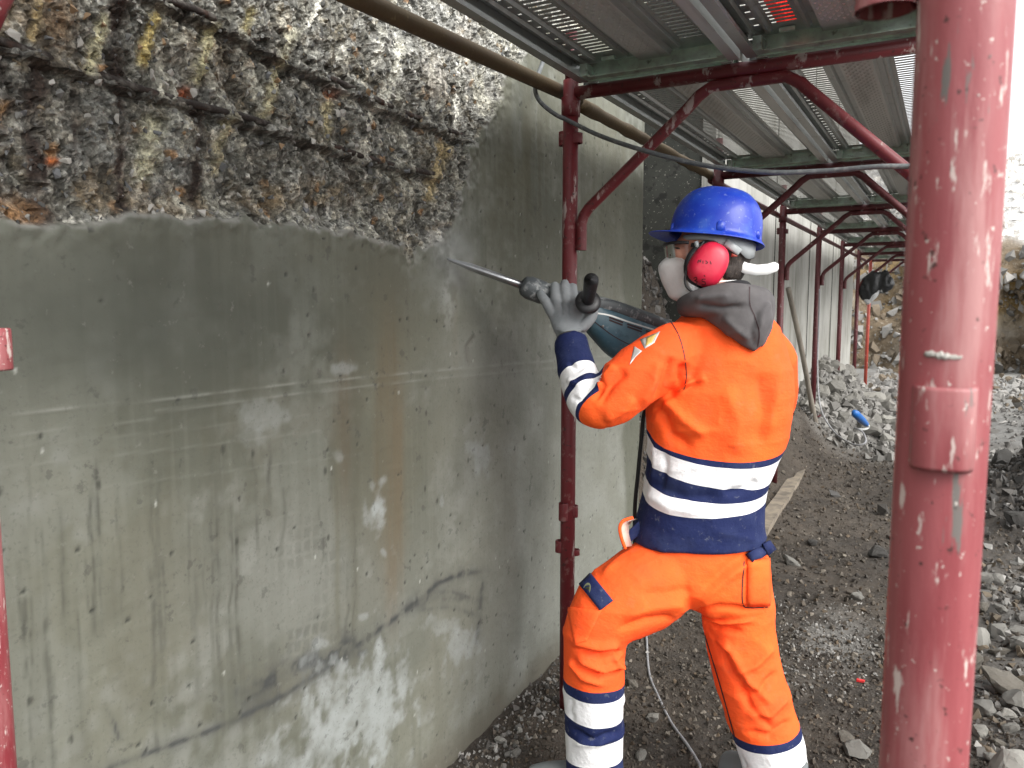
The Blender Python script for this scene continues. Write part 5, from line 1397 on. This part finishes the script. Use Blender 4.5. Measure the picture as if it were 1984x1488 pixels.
    limb(mb, [(1360, 604, 2.05, 8), (1405, 636, 2.01, 9), (1440, 662, 2.0, 9), (1466, 678, 2.0, 8)], 14)
    hm = remesh(mb, .0058, 7)
    folds(hm, [([(1350, 590), (1400, 598), (1450, 592)], 7, -.005), ([(1470, 600), (1455, 640), (1462, 675)], 9, -.003), ([(1400, 615), (1430, 640), (1455, 660)], 8, .004), ([(1490, 585), (1475, 610), (1470, 640)], 7, .004), ([(1345, 580), (1385, 575), (1420, 572)], 7, .004)], .003, 29)
    hood = obj('hood', hm, 'hood', root)
    bh = bvh_of(hm)
    obj('seam', stroke(bh, [(1452, 556), (1453, 590), (1463, 615), (1471, 645), (1467, 676)], 1.0, .001), 'marker', hood)
    mb = MB()
    limb(mb, [(1330, 586, 2.16, 16), (1352, 580, 2.085, 17), (1390, 566, 2.055, 16), (1425, 557, 2.06, 15), (1440, 562, 2.13, 18), (1400, 572, 2.22, 18), (1345, 585, 2.21, 16), (1330, 586, 2.16, 16)], 14)
    obj('collar', remesh(mb, .006, 4), 'black_cloth', root)

    # ---- helmet
    cf, cu = loc(1384, 466)
    V, Fs = [], []; n = 64
    levels = [('r', .012, -.004), ('r', 1.0, 0)]
    def ring(scale_f, scale_s, h, extra=0., drop=0., shift=0.):
        for k in range(n):
            a = 2 * math.pi * k / n; ca, sa = math.cos(a), math.sin(a)
            rf = .122 * scale_f + extra * (.011 + (.046 * max(0, ca) ** 2.2)); rs = .104 * scale_s + extra * .012
            pk = extra * max(0, ca) ** 3
            V.append(H(cf + shift + rf * ca, cu + h - drop * (1 - .3 * pk) + pk * .006, rs * sa))
    ring(1.0, 1.0, .0, 1.0, .008); ring(1.0, 1.0, .0, .96, .0055); ring(1.0, 1.0, .002, .5, .002); ring(1.0, 1.0, .006, .10, 0)
    hts = np.linspace(.0, 1, 22)[1:-1]
    for t in hts:
        sc = (1 - t ** 3.3) ** (1 / 2.2); ring(sc * (1 - .03 * t), sc * (1 - .05 * t), .006 + .136 * t, shift=-.004 * t)
    V.append(H(cf - .004, cu + .142, 0)); m = len(V) - 1; R_ = 4 + len(hts)
    for i in range(R_ - 1):
        for k in range(n): Fs.append((i * n + k, (i + 1) * n + k, (i + 1) * n + (k + 1) % n, i * n + (k + 1) % n))
    for k in range(n): Fs.append((m, (R_ - 1) * n + (k + 1) % n, (R_ - 1) * n + k))
    me = mesh_from('helmet', V, Fs)
    C = get_co(me); N = get_no(me); rel = C - H(cf, cu, 0); hf, hu, hs_ = rel @ HF, rel @ HU, rel @ HS
    top = sstep(.075, .125, hu)
    ridge = np.exp(-((np.abs(hs_) - .028) / .007) ** 2) * .0035 + np.exp(-(hs_ / .012) ** 2) * .0045 + np.exp(-((np.abs(hs_) - .052) / .006) ** 2) * .003
    N = np.where((N * rel).sum(1, keepdims=True) < 0, -N, N)
    set_co(me, C + N * (ridge * top * sstep(.11, .06, np.abs(hf)))[:, None])
    hel = obj('helmet', me, 'helmet', root)
    s = hel.modifiers.new('t', 'SOLIDIFY'); s.thickness = .0028; s.offset = 0
    ss = hel.modifiers.new('s', 'SUBSURF'); ss.levels = 1; ss.render_levels = 1
    for (u, v, w, hgt) in ((1380, 458, 9, 20), (1302, 445, 5, 12), (1452, 466, 7, 14)):      # lugs
        f_, u_ = loc(u, v); rel_f = (f_ - cf) / .122; ss_ = .104 * math.sqrt(max(.02, 1 - min(rel_f * rel_f, .97)))
        mb = MB(); P = [H(f_, u_ - .008, ss_ + .001), H(f_, u_ + hgt * K * .6, ss_ - .0005), H(f_, u_ + hgt * K, ss_ - .006)]
        mb.tube(P, [w * K, w * K * .85, w * K * .3], 12, True, .28, side=HS)
        obj('helmet_lug', mb.me(), 'helmet', hel)
    # inner band, rear tail
    def strip(pts, name, mt, parent, thick=.0025):
        V, Fs = [], []
        for a, b in pts: V += [a, b]
        for k in range(len(pts) - 1): Fs.append((2 * k, 2 * k + 1, 2 * k + 3, 2 * k + 2))
        o = obj(name, mesh_from(name, V, Fs), mt, parent); s = o.modifiers.new('t', 'SOLIDIFY'); s.thickness = thick; return o
    pts = []
    for k in range(41):
        a = math.radians(-160 + 320 * k / 40) + math.pi; ca, sa = math.cos(a), math.sin(a)
        lo = -.030 if ca < .35 else -.016
        lo -= .020 * math.exp(-((ca + .72) / .25) ** 2)
        pts.append((H(cf - .008 + .104 * ca, cu - .002, .084 * sa), H(cf - .008 + .103 * ca, cu + lo, .083 * sa)))
    strip(pts, 'head_band', 'white_plastic', hel)
    pts = [(HP(u, v, s), HP(u + a, v + b, s)) for u, v, s, a, b in [(1412, 496, .056, -5, 20), (1424, 509, .050, -10, 17), (1440, 515, .045, -6, 20), (1458, 518, .040, -1, 20), (1478, 516, .036, 2, 20), (1492, 512, .033, 4, 18), (1500, 516, .032, 0, 10)]]
    strip(pts, 'strap_tail', 'white_tail', hel, .0035)
    # ---- ear muffs
    for s in (1, -1):
        c = HP(1367 - 7 * s, 522, s * .096); ang = math.radians(23)
        la = HU * math.cos(ang) - HF * math.sin(ang); sa_ = HF * math.cos(ang) + HU * math.sin(ang)
        V, Fs = [], []; n = 28
        prof = [(0., .030), (.55, .0285), (.80, .024), (.94, .014), (1.0, .0), (1.0, -.012), (.97, -.018)]
        V.append(c + HS * s * .0305)
        for r_, h in prof[1:]:
            for k in range(n):
                a = 2 * math.pi * k / n; ca, sn = math.cos(a), math.sin(a); e = 2 / 2.5
                V.append(c + HS * s * h + la * .0595 * r_ * math.copysign(abs(ca) ** e, ca) + sa_ * .0475 * r_ * (1 - .10 * ca) * math.copysign(abs(sn) ** e, sn))
        for k in range(n): Fs.append((0, 1 + k, 1 + (k + 1) % n))
        for i in range(len(prof) - 2):
            for k in range(n): Fs.append((1 + i * n + k, 1 + (i + 1) * n + k, 1 + (i + 1) * n + (k + 1) % n, 1 + i * n + (k + 1) % n))
        mm = mesh_from('ear_cup', V, Fs)
        cup = obj('ear_cup', mm, 'muff', root)
        mb = MB(); ring_ = []
        for k in range(25):
            a = 2 * math.pi * k / 24; ring_.append(c - HS * s * .020 + la * .056 * math.cos(a) + sa_ * (.044 * math.sin(a) + .005))
        mb.tube(ring_, .011, 10, False); obj('cushion', mb.me(), 'black_plastic', cup)
        mb = MB(); mb.tube(spline([HP(1352, 478, s * .092), HP(1330, 512, s * .094), HP(1317, 545, s * .092), HP(1322, 566, s * .09), HP(1342, 577, s * .085)], 6), .0032, 8); obj('wire_yoke', mb.me(), 'black_plastic', cup)
        mb = MB(); mb.tube([HP(1392, 480, s * .088), HP(1418, 500, s * .086)], [.012, .010], 10, True, .4, side=HS); obj('yoke_arm', mb.me(), 'white_plastic', cup)
        mb = MB(); mb.tube([HP(1401, 506, s * .098), HP(1412, 508, s * .097)], [.005, .0008], 10); obj('orange_clip', mb.me(), 'orange_post', cup)
        if s == 1:
            bm_ = bvh_of(mm)
            for nm, P_ in (('ink_digit', [(1344, 539), (1349, 537), (1350, 541), (1346, 543), (1351, 545), (1349, 549), (1344, 548)]), ('ink_digit', [(1367, 541), (1361, 541), (1361, 545), (1366, 546), (1366, 551), (1360, 551)]), ('ink_mark', [(1364, 533), (1366, 536)]),
                           ('ink_mark', [(1352, 510), (1354, 504), (1357, 508), (1358, 503)]), ('ink_mark', [(1362, 505), (1362, 511)]), ('ink_mark', [(1367, 505), (1371, 509), (1367, 511)]), ('ink_mark', [(1376, 506), (1378, 512)])):
                obj(nm, stroke(bm_, P_, .75, .0008, 4), 'marker', cup)
    # ---- glasses
    V, Fs = [], []
    for j in range(7):
        for k in range(25):
            a = math.radians(-78 + 156 * k / 24); t = j / 6
            f_, u_ = loc(1334, 481 + 27 * t)
            V.append(H(f_ + .064 * math.cos(a) * (1 - .06 * t * t), u_, .073 * math.sin(a)))
    for j in range(6):
        for k in range(24): Fs.append((j * 25 + k, j * 25 + k + 1, (j + 1) * 25 + k + 1, (j + 1) * 25 + k))
    gl = obj('safety_glasses', mesh_from('lens', V, Fs), 'lens', root)
    mb = MB(); fr = []
    for k in range(25):
        a = math.radians(-80 + 160 * k / 24); f_, u_ = loc(1334, 480); fr.append(H(f_ + .065 * math.cos(a), u_, .074 * math.sin(a)))
    mb.tube(fr, .0042, 8); obj('brow_bar', mb.me(), 'black_plastic', gl)
    for s in (1, -1):
        mb = MB(); mb.tube([HP(1330, 483, s * .074), HP(1345, 487, s * .079), HP(1372, 494, s * .080)], [.0062, .005, .004], 10, True, .4, side=HS); obj('temple_arm', mb.me(), 'black_plastic', gl)
        mb = MB(); mb.tube([HP(1338, 478, s * .081), HP(1342, 492, s * .081)], .006, 10); obj('hinge', mb.me(), 'white_plastic', gl)
    # ---- filter mask
    mid = [(1292, 498), (1281, 507), (1275, 519), (1281, 543), (1290, 562), (1299, 577), (1322, 586)]
    edge = [(1314, 507), (1324, 514), (1333, 525), (1342, 545), (1345, 560), (1345, 573), (1338, 582)]
    V, Fs = [], []; nk = 21
    mids, edges = spline(mid, 4), spline(edge, 4)
    for j in range(len(mids)):
        for k in range(nk):
            t = abs(k / (nk - 1) * 2 - 1); sg = math.copysign(1, k - (nk - 1) / 2)
            p = np.array(mids[j]) * (1 - t ** 1.25) + np.array(edges[j]) * t ** 1.25
            V.append(HP(p[0], p[1], sg * (.066 * t ** .80)))
    for j in range(len(mids) - 1):
        for k in range(nk - 1): Fs.append((j * nk + k, j * nk + k + 1, (j + 1) * nk + k + 1, (j + 1) * nk + k))
    me = mesh_from('mask', V, Fs)
    folds(me, [([(1283, 512), (1305, 520), (1330, 528)], 3, -.003), ([(1280, 522), (1305, 530), (1336, 540)], 3, .002), ([(1300, 530), (1312, 555), (1322, 582)], 3, -.002), ([(1320, 530), (1328, 555), (1332, 580)], 3, .0015)], .0012, 5)
    mk = obj('filter_mask', me, 'mask', root)
    s = mk.modifiers.new('t', 'SOLIDIFY'); s.thickness = .002
    ss = mk.modifiers.new('s', 'SUBSURF'); ss.levels = 1; ss.render_levels = 1
    mb = MB(); mb.tube([HP(1326, 548, .076), HP(1334, 560, .078), HP(1342, 573, .076)], [.008, .012, .010], 12, True, .35, side=HS); obj('mask_tab', mb.me(), 'white_tail', mk)
    for v0, v1 in ((524, 505), (560, 548)): obj('mask_strap', MB().tube(spline([HP(1338, v0, .068), HP(1372, (v0 + v1) / 2, .083), HP(1418, v1, .045)], 5), .002, 8).me(), 'white_tail', mk)

    # ---- gloves
    mb = MB()
    limb(mb, [(1106, 674, 2.160, 26), (1105, 660, 2.172, 25), (1104, 645, 2.182, 25)], 20, .9, side=VW)
    limb(mb, [(1104, 650, 2.180, 26), (1102, 628, 2.198, 33), (1100, 610, 2.208, 36), (1096, 598, 2.214, 33)], 20, .55, side=VW)
    limb(mb, [(1115, 640, 2.19, 20), (1125, 622, 2.20, 18), (1126, 606, 2.21, 14)], 16, .7, side=VW)
    for P_ in ([(1073, 614, 2.208, 9.5), (1062, 594, 2.202, 9.2), (1053, 578, 2.206, 8.4), (1046, 566, 2.216, 7)], [(1082, 604, 2.207, 10), (1078, 582, 2.198, 9.8), (1075, 564, 2.208, 9), (1075, 551, 2.226, 8)],
               [(1098, 600, 2.207, 10.4), (1096, 578, 2.196, 10.2), (1094, 560, 2.206, 9.4), (1094, 547, 2.228, 8)], [(1112, 602, 2.208, 10.2), (1112, 582, 2.198, 10), (1110, 566, 2.206, 9.2), (1110, 554, 2.224, 8)],
               [(1122, 638, 2.19, 13), (1138, 624, 2.185, 12), (1147, 611, 2.19, 11), (1150, 597, 2.20, 9.5)]):
        limb(mb, P_, 14)
    gm = remesh(mb, .0032, 3)
    folds(gm, [([(1075, 648), (1105, 655), (1135, 646)], 3, -.0025), ([(1078, 640), (1105, 645), (1138, 634)], 3, .002), ([(1122, 640), (1134, 648), (1140, 640)], 3, -.003), ([(1088, 612), (1089, 598), (1087, 585)], 3, -.002), ([(1104, 612), (1105, 598), (1104, 582)], 3, -.002)], .0012, 8)
    g1 = obj('glove', gm, 'glove', root)
    mb = MB(); limb(mb, [(1106, 676, 2.158, 28), (1106, 668, 2.164, 29), (1105, 657, 2.174, 28)], 22); obj('glove_cuff', mb.me(), 'cuff_grey', g1)
    # right glove closed on the rear grip, mostly hidden behind the chest
    mb = MB(); gc = at(1368, 712, 2.425)
    limb(mb, [(1392, 732, 2.42, 24), (1378, 720, 2.425, 28), (1366, 710, 2.425, 26)], 16, .7, side=VW)
    for k in range(4):
        v0 = 692 + k * 13; L_ = (9, 10, 9.5, 8)[k]
        limb(mb, [(1366, v0 + 2, 2.40, L_), (1350, v0, 2.395, L_), (1340, v0 + 1, 2.415, L_ * .95), (1343, v0 + 3, 2.44, L_ * .9)], 12, sub=4)
    limb(mb, [(1380, 700, 2.44, 12), (1362, 692, 2.455, 11), (1348, 696, 2.455, 9)], 12)
    obj('glove', remesh(mb, .004, 3), 'glove', root)

    # ---------------------------------------------------------------- hammer drill
    tip = at(868, 502, 2.216); nose = at(1040, 563, 2.245); rear = at(1335, 674, 2.385)
    A1 = (nose - tip) / np.linalg.norm(nose - tip)
    dr = thing('hammer_drill', 'blue-green hammer drill with long steel chisel held against the wall', 'hammer drill', nose)
    mb = MB()
    L1 = np.linalg.norm(nose - tip)
    mb.tube([tip + A1 * t for t in (-.01, .012, .05, .07, L1 * .55, L1 + .02)], [.003, .005, .0095, .0110, .0115, .0115], 18)
    obj('chisel', mb.me(), 'chisel', dr)
    def axis(u): t = (u - 1040) / (1335 - 1040); return nose + (rear - nose) * t
    mb = MB()
    us = [1013, 1016, 1022, 1026, 1050, 1054, 1058, 1084, 1090, 1120, 1142]; rs = [14, 18.5, 21, 22.5, 22.5, 21, 22.5, 25, 27, 30, 33]
    mb.tube([axis(u) for u in us], [r * 2.25 / F_PX for r in rs], 28)
    obj('chuck', mb.me(), 'grey_plastic', dr)
    ad = (rear - nose) / np.linalg.norm(rear - nose); sv = VW - ad * (VW @ ad); sv /= np.linalg.norm(sv); hv = np.cross(ad, sv); hv = hv if hv[2] > 0 else -hv
    def loft(stations, e=2.6, n=32):
        V, Fs = [], []
        S = spline([np.array(s, float) for s in stations], 4)
        for u, tp, bt_, hd in S:
            c = axis(u); au = to_photo(c)[1]; sc = 2.28 / F_PX
            mid_ = c + hv * (au - (tp + bt_) / 2) * sc; hh = (bt_ - tp) / 2 * sc
            for k in range(n):
                a = 2 * math.pi * k / n; ca, sa = math.cos(a), math.sin(a)
                V.append(mid_ + hv * hh * math.copysign(abs(ca) ** (2 / e), ca) + sv * hd * math.copysign(abs(sa) ** (2 / e), sa))
        m_ = len(S)
        for i in range(m_ - 1):
            for k in range(n): Fs.append((i * n + k, (i + 1) * n + k, (i + 1) * n + (k + 1) % n, i * n + (k + 1) % n))
        Fs.append(tuple(range(n))); Fs.append(tuple(range((m_ - 1) * n, m_ * n))[::-1])
        return mesh_from('loft', V, Fs)
    hm_ = loft([(1132, 584, 622, .030), (1142, 580, 640, .040), (1165, 590, 664, .045), (1200, 600, 696, .047), (1240, 614, 716, .047), (1285, 630, 728, .045), (1325, 645, 728, .038), (1340, 655, 715, .028)])
    hs2 = obj('housing', hm_, 'teal', dr)
    top_ = loft([(1128, 574, 604, .028), (1140, 572, 606, .037), (1165, 577, 606, .040), (1210, 592, 622, .041), (1260, 610, 638, .040), (1310, 630, 655, .035), (1330, 642, 660, .025)], 3.0)
    obj('top_cover', top_, 'grey_plastic', dr)
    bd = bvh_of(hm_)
    for a, b in (((1180, 615), (1207, 625)), ((1180, 620), (1206, 630)), ((1215, 628), (1244, 638)), ((1215, 633), (1243, 643)), ((1251, 641), (1272, 648)), ((1251, 646), (1270, 653))):
        obj('vent_slot', stroke(bd, [a, b], 1.6, .0012, 4), 'marker', dr)
    bt2 = bvh_of(top_)
    obj('edge_highlight', stroke(bd, [(1150, 606), (1180, 611), (1215, 623), (1250, 634), (1285, 645)], 1.5, .0016, 6), 'zinc_dull', dr)  # bright edge highlight painted on as a pale strip
    obj('housing_joint', stroke(bd, [(1150, 622), (1190, 652), (1230, 672), (1280, 690)], .9, .0008, 6), 'marker', dr)
    for u_, v_ in ((1168, 632), (1222, 690), (1262, 668)):
        h_, n_ = hit(bd, u_, v_)
        if h_ is not None: obj('screw', MB().tube([np.array(h_ - n_ * .002), np.array(h_ + n_ * .0015)], .004, 12).me(), 'steel_worn', dr)
    mbx = MB(); c = axis(1290) + hv * .055; mbx.tube([axis(1250) + hv * .034, axis(1275) + hv * .044, axis(1310) + hv * .046], [.004, .012, .010], 12, True, .8); obj('red_switch', mbx.me(), 'red_plastic', dr)
    # rear grip loop
    mb = MB(); r0 = axis(1325)
    mb.tube(spline([r0 + hv * .01, axis(1355) + hv * .012, axis(1372) - hv * .01, axis(1372) - hv * .075, axis(1352) - hv * .105, axis(1318) - hv * .085], 6), .017, 14)
    obj('rear_grip', mb.me(), 'black_plastic', dr)
    # side handle
    sb = axis(1124); h0 = at(1128, 612, 2.235); h1 = at(1139, 586, 2.15); h2 = at(1146, 541, 2.03); hd = (h2 - h1) / np.linalg.norm(h2 - h1)
    mb = MB(); ringp = [sb + (hv * math.cos(a) + sv * math.sin(a)) * .050 for a in np.linspace(0, 2 * math.pi, 25)]; mb.tube(ringp, .009, 10, False, 1.0)
    mb.tube([sb - sv * .045, h1 - hd * .01], [.014, .016], 14); sidep = obj('side_handle_clamp', mb.me(), 'black_plastic', dr)
    mb = MB(); mb.tube([h1 - hd * .010, h1 - hd * .006, h1 + hd * .004, h1 + hd * .010, h1 + hd * .014], [.022, .034, .036, .034, .020], 28); obj('side_handle_flange', mb.me(), 'black_plastic', dr)
    mb = MB(); mb.tube([h1, h1 + hd * .03, h1 + (h2 - h1) * .5, h2 - hd * .006, h2], [.017, .0165, .018, .020, .0185], 24, cap=False); V, Fs = tube([h2, h2 - hd * .002, h2 - hd * .05], [.0185, .013, .012], 24, cap=True); mb.add(V, Fs)
    gp = obj('side_handle_grip', mb.me(), 'black_plastic', dr)
    s1 = np.cross(hd, VU); s1 /= np.linalg.norm(s1); s2 = np.cross(hd, s1); mb = MB()
    for k in range(8):
        a = k * math.pi / 4; dd = s1 * math.cos(a) + s2 * math.sin(a); mb.tube([h2 - hd * .001 + dd * .0125, h2 - hd * .03 + dd * .0125], .0022, 6)
    mb.tube([h2 - hd * .03, h2 - hd * .004], .004, 8)
    obj('grip_end_ribs', mb.me(), 'grey_plastic', gp)
    # its lead, hanging down in front of the body to the ground
    g = ax(1262, 1215, 2, .01)
    pts = [at(1330, 720, 2.40), at(1290, 745, 2.36), at(1252, 790, 2.32), at(1243, 850, 2.32), at(1236, 920, 2.34), at(1230, 990, 2.37), at(1232, 1080, 2.42), at(1246, 1160, 2.55), at(1254, 1212, 2.75)]
    pts.append(np.array((ax(1256, 1230, 2, .0)[0], ax(1256, 1230, 2, .0)[1], float(gz(*ax(1256, 1230, 2, .0)[:2])) + .01)))
    cable('drill_lead', pts, .0062, 'black_rubber', 'black lead hanging from the hammer drill beside the worker\'s waist')
build_worker()

# ------------------------------------------------------------------ dust at the chisel tip
def build_dust():
    c = at(862, 496, 2.19)
    V, Fs = ellipsoid((0, 0, 0), ((1, 0, 0), (0, 1, 0), (0, 0, 1)), 24, 14)
    o = obj('dust', mesh_from('dust', V, Fs), None)
    o.location = [float(x) for x in c]; o.scale = (.13, .14, .15)
    m = bpy.data.materials.new('concrete dust in the air'); m.use_nodes = True
    nt = m.node_tree; N = nt.nodes; L = nt.links
    N.remove(N['Principled BSDF'])
    pv = N.new('ShaderNodeVolumePrincipled'); pv.inputs['Color'].default_value = (.92, .92, .90, 1)
    tc = N.new('ShaderNodeTexCoord'); ln = N.new('ShaderNodeVectorMath'); ln.operation = 'LENGTH'
    L.new(tc.outputs['Object'], ln.inputs[0])
    r = N.new('ShaderNodeMapRange'); r.interpolation_type = 'SMOOTHSTEP'
    r.inputs['From Min'].default_value = 1; r.inputs['From Max'].default_value = .1; r.inputs['To Min'].default_value = 0; r.inputs['To Max'].default_value = 6
    L.new(ln.outputs['Value'], r.inputs['Value'])
    t = N.new('ShaderNodeTexNoise'); t.inputs['Scale'].default_value = 2.2; t.inputs['Detail'].default_value = 3; L.new(tc.outputs['Object'], t.inputs['Vector'])
    q = N.new('ShaderNodeMapRange'); q.inputs['From Min'].default_value = .38; q.inputs['From Max'].default_value = .62; L.new(t.outputs['Fac'], q.inputs['Value'])
    mu = N.new('ShaderNodeMath'); mu.operation = 'MULTIPLY'; L.new(r.outputs[0], mu.inputs[0]); L.new(q.outputs[0], mu.inputs[1])
    L.new(mu.outputs[0], pv.inputs['Density'])
    L.new(pv.outputs[0], N['Material Output'].inputs['Volume'])
    o.data.materials.append(m)
    tag(o, 'thin cloud of concrete dust round the chisel tip', 'dust', kind='stuff')
build_dust()
